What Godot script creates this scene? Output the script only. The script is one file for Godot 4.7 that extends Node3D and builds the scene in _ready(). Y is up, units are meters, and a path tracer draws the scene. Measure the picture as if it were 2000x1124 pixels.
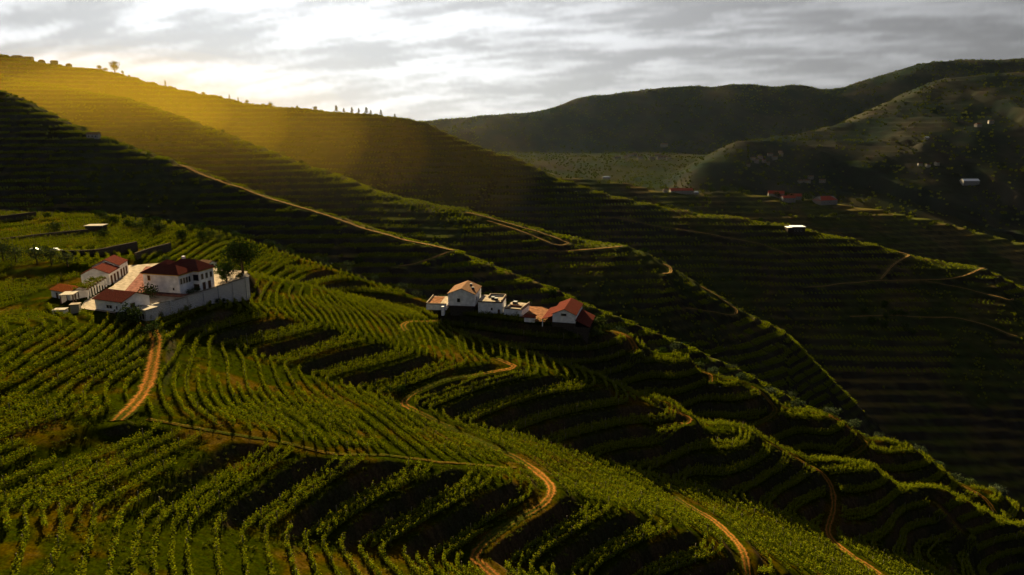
extends Node3D
# Terraced vineyard spurs above a river valley, late sun from behind the left-hand hills. The origin is the camera; y up, metres.

const GX0 := -340.0
const GZ0 := -20.0
const NX := 575
const NZ := 430
const STEP := 4.0          # height of one terrace
const YARD := -51.5        # level of the manor's courtyard

var hs := PackedFloat32Array()      # smooth height of the near hillside, one value a metre
var terr := PackedFloat32Array()    # how strongly it is cut into terraces
var road_d := PackedFloat32Array()  # distance to the nearest track
var road_h := PackedFloat32Array()  # that track's height
var yard := PackedVector2Array()
var M := {}
var taken := {}
var ns: FastNoiseLite
var nf: FastNoiseLite
var nl: FastNoiseLite
var fields: FastNoiseLite
var rng := RandomNumberGenerator.new()

func _ready():
	rng.seed = 7
	camera_and_light()
	materials()
	building_materials()
	near_ground()
	track_points()
	level_tracks_near()
	setup_crests()
	level_tracks_far()
	crest_line = lines()[8]
	near_sheet()
	hills()
	ribbons()
	estate()
	winery()
	trees()
	near_vines()
	weeds()
	far_vines()
	far_houses()
	woodland()
	scrub_on_hills()
	mist()

# ---------------------------------------------------------------- camera, sky, sun
func camera_and_light():
	var cam := Camera3D.new()
	cam.name = "camera"
	add_child(cam)
	cam.fov = 45.7
	cam.rotation_degrees = Vector3(-13.2, 0, 0)
	cam.near = 1.0
	cam.far = 20000.0
	cam.current = true
	var az := deg_to_rad(-18.0)
	var el := deg_to_rad(23.0)
	var to_sun := Vector3(sin(az) * cos(el), sin(el), -cos(az) * cos(el))
	var sun := DirectionalLight3D.new()
	sun.name = "sun"
	add_child(sun)
	sun.look_at_from_position(Vector3.ZERO, -to_sun)
	sun.light_color = Color(1.0, 0.91, 0.70)
	sun.light_energy = 1.6
	sun.light_angular_distance = 0.5
	sun.shadow_enabled = true
	var env := Environment.new()
	env.background_mode = Environment.BG_SKY
	env.sky = Sky.new()
	var pan := PanoramaSkyMaterial.new()
	pan.panorama = sky_picture(to_sun)
	env.sky.sky_material = pan
	env.background_energy_multiplier = 0.18
	env.tonemap_mode = Environment.TONE_MAPPER_LINEAR
	env.tonemap_exposure = 5.6
	env.sdfgi_enabled = true
	env.ssao_enabled = true
	env.ssil_enabled = true
	env.volumetric_fog_enabled = true
	env.volumetric_fog_density = 0.0000016
	env.volumetric_fog_albedo = Color(0.82, 0.92, 1.0)
	env.volumetric_fog_anisotropy = 0.65
	var we := WorldEnvironment.new()
	we.name = "environment"
	we.environment = env
	add_child(we)

func sky_picture(to_sun: Vector3) -> ImageTexture:
	var w := 2048
	var h := 1024
	var im := Image.create(w, h, false, Image.FORMAT_RGBF)
	var a := FastNoiseLite.new()
	a.seed = 3
	a.noise_type = FastNoiseLite.TYPE_SIMPLEX_SMOOTH
	a.fractal_octaves = 6
	a.fractal_gain = 0.55
	a.frequency = 1.0
	a.domain_warp_enabled = true
	a.domain_warp_amplitude = 0.5
	a.domain_warp_frequency = 1.3
	var b := FastNoiseLite.new()
	b.seed = 11
	b.fractal_octaves = 4
	b.frequency = 1.0
	for j in h:
		var up := (0.5 - (j + 0.5) / h) * PI
		for i in w:
			if up < -0.05:
				im.set_pixel(i, j, Color(0.08, 0.075, 0.07))
				continue
			var round_ := (i + 0.5) / w * TAU      # 0 is straight ahead (-z)
			var d := Vector3(sin(round_) * cos(up), sin(up), -cos(round_) * cos(up))
			var g: float = acos(clampf(d.dot(to_sun), -1.0, 1.0)) / PI * 180.0
			var light := 0.11 + 0.68 * exp(-pow(g / 36.0, 2.0)) + 0.34 * exp(-g / 42.0)
			# thin high cloud on a layer: streaks stretched across the view
			var y: float = maxf(sin(up), 0.0) + 0.17
			var p := Vector2(d.x / y, d.z / y)
			var q := Vector2(p.x * 0.75 + p.y * 0.30, p.y * 1.7 - p.x * 0.62)
			var n := a.get_noise_2d(q.x, q.y) + 0.38 * b.get_noise_2d(q.x * 2.4, q.y * 4.5)
			var veil: float = smoothstep(-0.32, 0.50, n)
			var low: float = exp(-maxf(up, 0.0) / 0.075)
			light = light * lerpf(lerpf(0.74, 1.42, veil), 1.0, low * 0.45) + low * 0.20 * exp(-g / 60.0)
			var warm: float = clampf(low * exp(-g / 45.0), 0.0, 1.0)
			var c := Color(0.96, 0.985, 1.03).lerp(Color(1.0, 0.93, 0.80), warm * 0.9)
			var cool: float = clampf((g - 60.0) / 60.0, 0.0, 1.0)
			c = c.lerp(Color(0.58, 0.80, 1.40), cool * 0.8)
			im.set_pixel(i, j, Color(c.r * light, c.g * light, c.b * light))
	return ImageTexture.create_from_image(im)

func noise_tex(sd: int, freq: float, lo: Color, hi: Color, size := 512) -> NoiseTexture2D:
	var n := FastNoiseLite.new()
	n.seed = sd
	n.frequency = freq
	n.fractal_octaves = 5
	var t := NoiseTexture2D.new()
	t.width = size
	t.height = size
	t.seamless = true
	t.noise = n
	var r := Gradient.new()
	r.set_color(0, lo)
	r.set_color(1, hi)
	r.set_offset(0, 0.2)
	r.set_offset(1, 0.8)
	t.color_ramp = r
	return t

func mat(called: String, c: Color, rough := 0.9) -> StandardMaterial3D:
	var m := StandardMaterial3D.new()
	m.resource_name = called
	m.albedo_color = c.linear_to_srgb()
	m.roughness = rough
	m.metallic_specular = 0.25
	if rough > 0.85:
		m.specular_mode = BaseMaterial3D.SPECULAR_DISABLED
	M[called] = m
	return m

func grain(m: StandardMaterial3D, sd: int, freq: float, metres: float, lo := 0.6) -> StandardMaterial3D:
	m.albedo_texture = noise_tex(sd, freq, Color(lo, lo, lo), Color(1, 1, 1))
	m.uv1_triplanar = true
	m.uv1_world_triplanar = true
	m.uv1_scale = Vector3.ONE / metres
	return m

func materials():
	ns = FastNoiseLite.new()
	ns.seed = 5
	ns.frequency = 0.02
	ns.fractal_octaves = 4
	nf = FastNoiseLite.new()
	nf.seed = 9
	nf.frequency = 0.35
	nf.fractal_octaves = 3
	nl = FastNoiseLite.new()
	nl.seed = 8
	nl.frequency = 0.013
	nl.fractal_octaves = 2
	fields = FastNoiseLite.new()
	fields.seed = 4
	fields.noise_type = FastNoiseLite.TYPE_CELLULAR
	fields.cellular_return_type = FastNoiseLite.RETURN_CELL_VALUE
	fields.frequency = 0.012
	var m := mat("soil", Color(1, 1, 1), 0.95)
	m.vertex_color_use_as_albedo = true
	m.specular_mode = BaseMaterial3D.SPECULAR_DISABLED
	grain(m, 21, 0.03, 9.0, 0.62)
	m = mat("far_soil", Color(1, 1, 1), 0.95)
	m.vertex_color_use_as_albedo = true
	m.specular_mode = BaseMaterial3D.SPECULAR_DISABLED
	for q in [["far_leaf", Color(0.006, 0.008, 0.001)], ["leaf", Color(0.05, 0.07, 0.004)], ["scrub", Color(0.06, 0.065, 0.005)]]:
		m = mat(q[0], Color(1, 1, 1) if q[0] != "scrub" else Color(0.55, 0.5, 0.9), 0.95)
		m.vertex_color_use_as_albedo = true
		m.specular_mode = BaseMaterial3D.SPECULAR_DISABLED
		m.backlight_enabled = true
		m.backlight = q[1].linear_to_srgb()
		m.cull_mode = BaseMaterial3D.CULL_DISABLED
	m = mat("vine", Color(1, 1, 1), 0.95)
	m.specular_mode = BaseMaterial3D.SPECULAR_DISABLED
	m.vertex_color_use_as_albedo = true
	m.backlight_enabled = true
	m.backlight = Color(0.50, 0.48, 0.007).linear_to_srgb()
	m.cull_mode = BaseMaterial3D.CULL_DISABLED

func numbered(called: String) -> String:
	var k: int = taken.get(called, 0)
	taken[called] = k + 1
	return called if k == 0 else "%s_%03d" % [called, k]

func structure(o: Node3D, called: String) -> Node3D:
	o.name = numbered(called)
	o.set_meta("kind", "structure")
	add_child(o)
	return o

func tag(o: Node3D, label: String, category: String, group := "", kind := "") -> Node3D:
	o.set_meta("label", label)
	o.set_meta("category", category)
	if group:
		o.set_meta("group", group)
	if kind:
		o.set_meta("kind", kind)
	return o

# ---------------------------------------------------------------- the near hillside: a loft over ridge and gully lines that run down to the right
func line_at(p: PackedVector3Array, x: float) -> Vector2:
	if x <= p[0].x:
		return Vector2(p[0].y, p[0].z)
	for i in range(1, p.size()):
		if x <= p[i].x:
			var t := (x - p[i - 1].x) / (p[i].x - p[i - 1].x)
			return Vector2(lerpf(p[i - 1].y, p[i].y, t), lerpf(p[i - 1].z, p[i].z, t))
	var e := p.size() - 1
	var s := (x - p[e].x) / (p[e].x - p[e - 1].x)
	return Vector2(p[e].y, lerpf(p[e - 1].z, p[e].z, 1.0 + s))

func lines() -> Array:      # every point is x, z, height
	var near_edge := PackedVector3Array([Vector3(-340, -15, -30), Vector3(-120, -15, -48), Vector3(-60, -15, -57), Vector3(0, -15, -74), Vector3(60, -15, -96)])
	var bank := PackedVector3Array([Vector3(-340, -70, -32), Vector3(-120, -72, -50), Vector3(-78, -74, -55.5), Vector3(-46, -76, -62), Vector3(-7, -82, -74), Vector3(32, -88, -88)])
	var gully_a := PackedVector3Array([Vector3(-340, -95, -34), Vector3(-150, -95, -50.5), Vector3(-79, -97, -59), Vector3(-58, -100, -62), Vector3(-47, -103, -66), Vector3(-38, -106, -70), Vector3(-30, -110, -74), Vector3(-7, -114, -80), Vector3(10, -119, -86), Vector3(32, -122, -94), Vector3(60, -120, -103)])
	var nose_a := PackedVector3Array([Vector3(-340, -135, -34), Vector3(-150, -135, -48), Vector3(-79, -129, -56.5), Vector3(-59, -130, -59.5), Vector3(-46, -129, -62), Vector3(-33, -130, -66), Vector3(-20, -134, -70), Vector3(-8, -137, -74), Vector3(6, -138, -78.5), Vector3(21, -139, -83), Vector3(38, -137, -88), Vector3(52, -134, -93), Vector3(68, -131, -99)])
	var gully_b := PackedVector3Array([Vector3(-340, -185, -34), Vector3(-150, -187, -51.5), Vector3(-125, -188, -52.3), Vector3(-110, -188, -53.5), Vector3(-97, -190, -55.8), Vector3(-86, -193, -62), Vector3(-72, -190, -66), Vector3(-60, -188, -70), Vector3(-48, -188, -74), Vector3(-32, -186, -78), Vector3(-12, -183, -84), Vector3(9, -187, -90), Vector3(33, -186, -98), Vector3(66, -187, -108), Vector3(93, -185, -118)])
	var nose_b := PackedVector3Array([Vector3(-340, -215, -34), Vector3(-150, -215, -51), Vector3(-105, -212, -53.4), Vector3(-80, -214, -58.4), Vector3(-64, -215, -62), Vector3(-57, -217, -65), Vector3(-43, -212, -69), Vector3(-28, -212, -73), Vector3(0, -214, -77), Vector3(21, -214, -82), Vector3(41, -208, -88), Vector3(59, -207, -94), Vector3(81, -203, -103), Vector3(110, -199, -117), Vector3(132, -195, -130)])
	var crest_b := PackedVector3Array([Vector3(-340, -245, -34), Vector3(-150, -245, -49.5), Vector3(-105, -255, -55.5), Vector3(-90, -268, -61.5), Vector3(-75, -285, -70), Vector3(-41, -275, -75), Vector3(-22, -254, -76.5), Vector3(0, -236, -78), Vector3(24, -229, -83.5), Vector3(59, -218, -94), Vector3(85, -213, -102), Vector3(121, -211, -112), Vector3(175, -208, -130)])
	var gully_c := PackedVector3Array([Vector3(-340, -270, -38), Vector3(-150, -268, -50), Vector3(-105, -275, -60), Vector3(-75, -295, -72), Vector3(-41, -284, -77), Vector3(-26, -260, -78), Vector3(0, -241, -81), Vector3(24, -233, -87), Vector3(46, -230, -97), Vector3(98, -224, -116), Vector3(140, -222, -129), Vector3(175, -220, -141), Vector3(200, -218, -150)])
	var crest_c := PackedVector3Array([Vector3(-340, -345, -40), Vector3(-200, -345, -44), Vector3(-149, -338, -51), Vector3(-103, -318, -60), Vector3(-76, -308, -66), Vector3(-52, -296, -70.5), Vector3(-38, -275, -69), Vector3(-28, -262, -67.6), Vector3(0, -251, -69.2), Vector3(20, -241, -70.6), Vector3(34, -246, -74.5), Vector3(46, -255, -80), Vector3(79, -248, -92), Vector3(99, -246, -100), Vector3(128, -243, -111), Vector3(156, -239, -122), Vector3(180, -234, -134), Vector3(193, -231, -141)])
	return [near_edge, bank, gully_a, nose_a, gully_b, nose_b, crest_b, gully_c, crest_c]

func smp(a: PackedFloat32Array, x: float, z: float) -> float:
	var u := clampf(x - GX0, 0.0, NX - 1.001)
	var v := clampf(GZ0 - z, 0.0, NZ - 1.001)
	var i := int(u)
	var j := int(v)
	u -= i
	v -= j
	var k := j * NX + i
	return (a[k] * (1.0 - u) + a[k + 1] * u) * (1.0 - v) + (a[k + NX] * (1.0 - u) + a[k + NX + 1] * u) * v

func blurred(a: PackedFloat32Array, r: int) -> PackedFloat32Array:
	var out := a.duplicate()
	var w := 2.0 * r + 1.0
	for j in NZ:
		var o := j * NX
		var s := 0.0
		for i in range(-r, r + 1):
			s += a[o + clampi(i, 0, NX - 1)]
		for i in NX:
			out[o + i] = s / w
			s += a[o + mini(i + r + 1, NX - 1)] - a[o + maxi(i - r, 0)]
	var b := out.duplicate()
	for i in NX:
		var s := 0.0
		for j in range(-r, r + 1):
			s += out[clampi(j, 0, NZ - 1) * NX + i]
		for j in NZ:
			b[j * NX + i] = s / w
			s += out[mini(j + r + 1, NZ - 1) * NX + i] - out[maxi(j - r, 0) * NX + i]
	return b

func near_ground():
	hs.resize(NX * NZ)
	var ls := lines()
	for i in NX:
		var x := GX0 + i
		var kz := PackedFloat32Array()
		var kh := PackedFloat32Array()
		for l in ls:
			var q := Vector2.ZERO
			for o in [-5.0, -2.5, 0.0, 2.5, 5.0]:
				q += line_at(l, x + o) / 5.0
			kz.append(q.x)
			kh.append(q.y)
		var e := kz.size() - 1
		kz.append(kz[e] - 14.0)
		kh.append(kh[e] - 3.5)
		kz.append(kz[e] - 160.0)
		kh.append(kh[e] - 92.0)
		var s := 0
		for j in NZ:
			var z := GZ0 - j
			while s < kz.size() - 2 and z < kz[s + 1]:
				s += 1
			var t := (z - kz[s]) / minf(kz[s + 1] - kz[s], -0.5)
			hs[j * NX + i] = lerpf(kh[s], kh[s + 1], t)
	for j in NZ:
		for i in NX:
			var x := GX0 + i
			var z := GZ0 - j
			var n := nl.get_noise_2d(x, z) * 1.3
			if x > 20.0 and z < -180.0:      # small spurs across the slopes on the right
				var far: float = smoothstep(20.0, 70.0, x)
				n += far * 2.2 * sin((x + z * 0.35) * 0.19 + ns.get_noise_2d(x * 0.5, z * 0.5) * 4.0) * smoothstep(-180.0, -192.0, z)
			hs[j * NX + i] += n
	hs = blurred(blurred(hs, 2), 2)
	# terraces are cut where the slope falls towards the camera, hardly where it falls away
	terr.resize(NX * NZ)
	for j in NZ:
		for i in NX:
			var k := j * NX + i
			var gz := (hs[maxi(j - 2, 0) * NX + i] - hs[mini(j + 2, NZ - 1) * NX + i]) / 4.0
			terr[k] = 1.0 - 0.85 * smoothstep(-0.16, 0.04, gz)
	terr = blurred(terr, 2)
	road_d.resize(NX * NZ)
	road_d.fill(99.0)
	road_h.resize(NX * NZ)
	yard = PackedVector2Array([Vector2(-107.2, -193), Vector2(-101.2, -210), Vector2(-94.8, -232), Vector2(-97, -244), Vector2(-136, -262), Vector2(-150, -256), Vector2(-149, -205), Vector2(-128, -194), Vector2(-113, -186)])

func stepped(h: float) -> float:
	var u := h / STEP
	var k := floorf(u)
	var f := u - k
	var t := 0.24 * f / 0.6 if f < 0.6 else 0.24 + 0.76 * smoothstep(0.6, 0.90, f)
	return (k + t) * STEP

func yard_gap(x: float, z: float) -> float:      # 0 inside the courtyard, else the distance to it
	if x < -160.0 or x > -80.0 or z > -170.0 or z < -275.0:
		return 99.0
	var p := Vector2(x, z)
	if Geometry2D.is_point_in_polygon(p, yard):
		return 0.0
	var best := 99.0
	for i in yard.size():
		best = minf(best, p.distance_to(Geometry2D.get_closest_point_to_segment(p, yard[i], yard[(i + 1) % yard.size()])))
	return best

func near_h(x: float, z: float) -> float:
	var h := smp(hs, x, z)
	h = lerpf(h, stepped(h), smp(terr, x, z))
	var d := smp(road_d, x, z)
	if d < 5.0:
		h = lerpf(smp(road_h, x, z), h, smoothstep(2.0, 4.6, d))
	var g := yard_gap(x, z)
	if g < 6.0:
		h = lerpf(YARD, h, smoothstep(0.0, 0.9, g) if x > -110.0 and z < -190.0 and z > -240.0 else smoothstep(0.0, 5.0, g))
	return h + nf.get_noise_2d(x, z) * 0.10

func sheet(called: String, xs: PackedFloat32Array, zs: PackedFloat32Array, hf: Callable, cf: Callable, m: Material) -> MeshInstance3D:
	var nx := xs.size()
	var nz := zs.size()
	var v := PackedVector3Array()
	var nn := PackedVector3Array()
	var cc := PackedColorArray()
	v.resize(nx * nz)
	nn.resize(nx * nz)
	cc.resize(nx * nz)
	for j in nz:
		for i in nx:
			v[j * nx + i] = Vector3(xs[i], hf.call(xs[i], zs[j]), zs[j])
	for j in nz:
		for i in nx:
			var a := v[j * nx + mini(i + 1, nx - 1)] - v[j * nx + maxi(i - 1, 0)]
			var b := v[mini(j + 1, nz - 1) * nx + i] - v[maxi(j - 1, 0) * nx + i]
			var n := a.cross(b).normalized()
			if n.y < 0.0:
				n = -n
			nn[j * nx + i] = n
			cc[j * nx + i] = cf.call(v[j * nx + i], n)
	var ix := PackedInt32Array()
	ix.resize((nx - 1) * (nz - 1) * 6)
	var w := 0
	for j in nz - 1:
		for i in nx - 1:
			var k := j * nx + i
			for q in [k, k + nx, k + 1, k + 1, k + nx, k + nx + 1]:
				ix[w] = q
				w += 1
	var ar := []
	ar.resize(Mesh.ARRAY_MAX)
	ar[Mesh.ARRAY_VERTEX] = v
	ar[Mesh.ARRAY_NORMAL] = nn
	ar[Mesh.ARRAY_COLOR] = cc
	ar[Mesh.ARRAY_INDEX] = ix
	var me := ArrayMesh.new()
	me.add_surface_from_arrays(Mesh.PRIMITIVE_TRIANGLES, ar)
	var o := MeshInstance3D.new()
	o.mesh = me
	o.material_override = m
	structure(o, called)
	return o

func steps(a: float, b: float, d: float) -> PackedFloat32Array:
	var out := PackedFloat32Array()
	var n := int(ceil(absf(b - a) / d))
	for i in n + 1:
		out.append(lerpf(a, b, float(i) / n))
	return out

func near_color(p: Vector3, n: Vector3) -> Color:
	var patch := ns.get_noise_2d(p.x * 1.7, p.z * 1.7) + 0.6 * nf.get_noise_2d(p.x * 0.35, p.z * 0.35)
	var grass := Color(0.017, 0.021, 0.002).lerp(Color(0.050, 0.030, 0.004), smoothstep(-0.05, 0.65, patch))
	var bank := Color(0.030, 0.028, 0.013).lerp(Color(0.055, 0.036, 0.018), smoothstep(-0.2, 0.5, patch))
	var c := grass.lerp(bank, smoothstep(0.90, 0.76, n.y))
	var f := nf.get_noise_2d(p.x * 2.3, p.z * 2.3)
	return c * (1.0 + 0.55 * f)

func near_sheet():
	var zs := PackedFloat32Array()
	var z := -20.0
	while z > -448.0:
		zs.append(z)
		z -= clampf(0.0040 * absf(z), 0.45, 1.4)
	sheet("hillside", steps(-320.0, 225.0, 0.72), zs, near_h, near_color, M.soil)

# ---------------------------------------------------------------- the hills behind: each falls away on both sides of its crest line
func roof_h(p: PackedVector3Array, a: float, b: float, round_: float, sharp: float, x: float, z: float) -> float:
	# p: x, z, height along the crest; a: fall towards the camera, b: fall behind
	var best := 1e9
	var h := 0.0
	var behind := false
	for i in p.size() - 1:
		var s := p[i]
		var e := p[i + 1]
		var dx := e.x - s.x
		var dz := e.y - s.y
		var t := clampf(((x - s.x) * dx + (z - s.y) * dz) / (dx * dx + dz * dz), 0.0, 1.0)
		var ox := x - s.x - dx * t
		var oz := z - s.y - dz * t
		var d := ox * ox + oz * oz
		if d < best:
			best = d
			h = lerpf(s.z, e.z, t)
			behind = dx * oz - dz * ox < 0.0
	var r := round_ * clampf((h + sharp) / 60.0, 0.08, 1.0)      # the lower ends of the crests are sharper
	return h - (b if behind else a) * (sqrt(best + r * r) - r)

var crest := {}
var fall := {}

func hill_h(k: String, x: float, z: float) -> float:
	var p: PackedVector3Array = crest[k]
	var w: Array = fall[k]
	var h := roof_h(p, w[0], w[1], w[4], w[5], x, z)
	var rough: float = w[2]
	h += rough * (ns.get_noise_2d(x * w[3], z * w[3]) + 0.8 * (0.4 - absf(ns.get_noise_2d(x * w[3] * 0.6 + 300.0, z * w[3] * 0.6))))
	return h

func stepped_by(h: float, s: float, part: float) -> float:
	var u := h / s
	var k := floorf(u)
	var f := u - k
	var t := 0.16 * f / 0.58 if f < 0.58 else 0.16 + 0.84 * smoothstep(0.58, 0.92, f)
	return lerpf(h, (k + t) * s, part)

func plot(x: float, z: float) -> float:      # -1 .. 1, the same all over one plot of land
	return fields.get_noise_2d(x * 1.15 + 40.0 * nl.get_noise_2d(z, x), z * 1.15)

func on_track(h: float, s: float, part: float, x: float, z: float) -> float:
	var y := stepped_by(h, s, part * clampf(0.85 + 0.5 * plot(x, z), 0.45, 1.15))
	var c := Vector2i(int(floor(x / 3.0)), int(floor(z / 3.0)))
	if track_cells.has(c):
		var q: Vector2 = track_cells[c]
		if absf(q.y - h) < 12.0:
			y = lerpf(q.y, y, smoothstep(3.4, 7.0, q.x))
	return y

func hill_a(x: float, z: float) -> float:
	return on_track(hill_h("a", x, z), 5.0, 0.8, x, z)

func hill_b(x: float, z: float) -> float:
	return on_track(hill_h("b", x, z), 6.0, 0.8, x, z)

func hill_c(x: float, z: float) -> float:
	return on_track(hill_h("c", x, z), 7.0, 0.8, x, z)

func hill_f(x: float, z: float) -> float:
	return stepped_by(hill_h("f", x, z), 8.0, 0.8)

func hill_e(x: float, z: float) -> float:
	return stepped_by(hill_h("e", x, z), 14.0, 0.7)

func hill_d(x: float, z: float) -> float:
	return hill_h("d", x, z)

func hill_color(p: Vector3, n: Vector3) -> Color:
	var patch := ns.get_noise_2d(p.x * 0.5, p.z * 0.5)
	var c := Color(0.036, 0.038, 0.008).lerp(Color(0.055, 0.040, 0.013), smoothstep(-0.2, 0.4, patch))
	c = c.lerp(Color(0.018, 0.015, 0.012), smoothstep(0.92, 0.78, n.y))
	var k := plot(p.x, p.z)
	c = c.lerp(Color(0.020, 0.026, 0.009), 0.7 * smoothstep(-0.2, -0.7, k))
	return c * (0.95 + 0.25 * k) * (1.0 + 0.5 * nf.get_noise_2d(p.x * 0.3, p.z * 0.3))

func valley_h(x: float, z: float) -> float:
	var h := -360.0 + 190.0 * smoothstep(-1150.0, -2000.0, z) + 60.0 * smoothstep(-2000.0, -3000.0, z)
	return h + 9.0 * ns.get_noise_2d(x * 0.12, z * 0.12)

func valley_color(p: Vector3, n: Vector3) -> Color:
	var patch := ns.get_noise_2d(p.x * 0.2, p.z * 0.2)
	var c := Color(0.010, 0.013, 0.010).lerp(Color(0.026, 0.023, 0.016), smoothstep(-0.3, 0.45, patch))
	# small fields on the gentle ground of the valley
	var gentle: float = smoothstep(0.86, 0.95, n.y) * smoothstep(-60.0, -110.0, p.y)
	var f := fields.get_noise_2d(p.x, p.z)
	var field := Color(0.014, 0.018, 0.008).lerp(Color(0.030, 0.024, 0.012), smoothstep(-0.2, 0.6, f)) if f > -0.45 else Color(0.012, 0.018, 0.008)
	c = c.lerp(field * 0.7, gentle * 0.85)
	return c * (1.0 + 0.6 * nf.get_noise_2d(p.x * 0.08, p.z * 0.08))

func setup_crests():
	crest.a = PackedVector3Array([Vector3(-700, -680, 70), Vector3(-448, -620, 30), Vector3(-366, -590, 0), Vector3(-252, -540, -31), Vector3(-194, -520, -49), Vector3(-111, -490, -69), Vector3(-39, -460, -82), Vector3(20, -440, -102), Vector3(83, -425, -126), Vector3(146, -410, -149), Vector3(227, -400, -190), Vector3(320, -390, -240), Vector3(480, -380, -330)])
	fall.a = [0.52, 0.55, 4.0, 0.35, 9.0, 130.0]
	crest.b = PackedVector3Array([Vector3(-900, -1050, 95), Vector3(-718, -1000, 69), Vector3(-512, -920, 38), Vector3(-361, -850, -6), Vector3(-260, -800, -35), Vector3(-140, -750, -71), Vector3(-47, -700, -85), Vector3(52, -680, -108), Vector3(108, -660, -115), Vector3(149, -640, -131), Vector3(207, -620, -164), Vector3(253, -610, -183), Vector3(292, -596, -222), Vector3(330, -580, -262), Vector3(380, -560, -320)])
	fall.b = [0.50, 0.55, 5.0, 0.3, 30.0, 215.0]
	crest.c = PackedVector3Array([Vector3(-1300, -1160, 150), Vector3(-940, -1150, 131), Vector3(-820, -1150, 114), Vector3(-741, -1150, 97), Vector3(-643, -1150, 88), Vector3(-572, -1150, 68), Vector3(-494, -1140, 50), Vector3(-406, -1120, 33), Vector3(-280, -1100, 25), Vector3(-206, -1090, 19), Vector3(-142, -1080, 7), Vector3(-78, -1060, -19), Vector3(0, -1040, -47), Vector3(74, -1000, -76), Vector3(221, -950, -111), Vector3(374, -900, -129), Vector3(498, -850, -155), Vector3(577, -820, -167), Vector3(683, -800, -212), Vector3(800, -780, -250), Vector3(1000, -760, -320)])
	fall.c = [0.50, 0.5, 6.0, 0.25, 16.0, 300.0]
	crest.f = PackedVector3Array([Vector3(-150, -1500, -90), Vector3(43, -1450, -95), Vector3(191, -1430, -107), Vector3(303, -1400, -131), Vector3(366, -1400, -131), Vector3(470, -1400, -127), Vector3(554, -1400, -138), Vector3(645, -1390, -147), Vector3(719, -1370, -159), Vector3(853, -1330, -186), Vector3(979, -1290, -215), Vector3(1100, -1250, -252)])
	fall.f = [0.42, 0.3, 6.0, 0.25, 16.0, 300.0]
	crest.d = PackedVector3Array([Vector3(-2500, -3700, -20), Vector3(-1055, -3600, -40), Vector3(-472, -3600, 31), Vector3(-315, -3600, 44), Vector3(-105, -3600, 72), Vector3(131, -3600, 82), Vector3(339, -3600, 123), Vector3(625, -3600, 148), Vector3(832, -3600, 178), Vector3(1089, -3600, 208), Vector3(1400, -3600, 215), Vector3(1661, -3600, 198), Vector3(1788, -3600, 225), Vector3(2040, -3600, 275), Vector3(2268, -3600, 304), Vector3(2577, -3600, 307), Vector3(3400, -3600, 330), Vector3(5200, -3700, 300)])
	fall.d = [0.50, 0.3, 60.0, 0.045, 80.0, 900.0]
	crest.e = PackedVector3Array([Vector3(3600, -2200, 330), Vector3(1976, -2300, 200), Vector3(1724, -2400, 167), Vector3(1500, -2450, 145), Vector3(1319, -2400, 100), Vector3(1095, -2350, 32), Vector3(824, -2250, -25), Vector3(696, -2150, -63), Vector3(562, -2000, -109), Vector3(480, -1900, -175)])
	fall.e = [0.46, 0.36, 45.0, 0.06, 40.0, 900.0]

func hills():
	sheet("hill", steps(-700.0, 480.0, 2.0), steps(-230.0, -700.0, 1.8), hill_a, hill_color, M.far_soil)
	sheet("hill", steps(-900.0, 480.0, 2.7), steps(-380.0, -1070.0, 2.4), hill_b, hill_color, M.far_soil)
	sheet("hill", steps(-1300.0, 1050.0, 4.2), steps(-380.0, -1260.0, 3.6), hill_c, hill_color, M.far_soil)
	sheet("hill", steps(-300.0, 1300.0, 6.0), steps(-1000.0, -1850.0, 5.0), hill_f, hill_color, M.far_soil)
	sheet("mountain", steps(350.0, 3600.0, 17.0), steps(-1200.0, -3000.0, 15.0), hill_e, valley_color, M.far_soil)
	sheet("mountain", steps(-2800.0, 5600.0, 28.0), steps(-2300.0, -4700.0, 24.0), hill_d, valley_color, M.far_soil)
	sheet("valley_floor", steps(-6000.0, 6000.0, 60.0), steps(300.0, -5600.0, 60.0), valley_h, valley_color, M.far_soil)

func mist():
	# golden haze that gathers in the ravines below the sun, thicker towards its middle
	for q in [[Vector3(-450, -40, -860), Vector3(980, 300, 640), 0.000018], [Vector3(-480, -25, -860), Vector3(760, 250, 540), 0.00005], [Vector3(-480, -10, -870), Vector3(600, 210, 440), 0.00014], [Vector3(-500, 8, -885), Vector3(430, 165, 330), 0.00020], [Vector3(-510, 20, -900), Vector3(290, 120, 220), 0.00032]]:
		var f := FogVolume.new()
		f.shape = RenderingServer.FOG_VOLUME_SHAPE_ELLIPSOID
		f.position = q[0]
		f.size = q[1]
		var m := FogMaterial.new()
		m.albedo = Color(1.0, 0.84, 0.24)
		m.density = q[2]
		f.material = m
		f.name = numbered("haze")
		f.set_meta("kind", "stuff")
		add_child(f)

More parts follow.
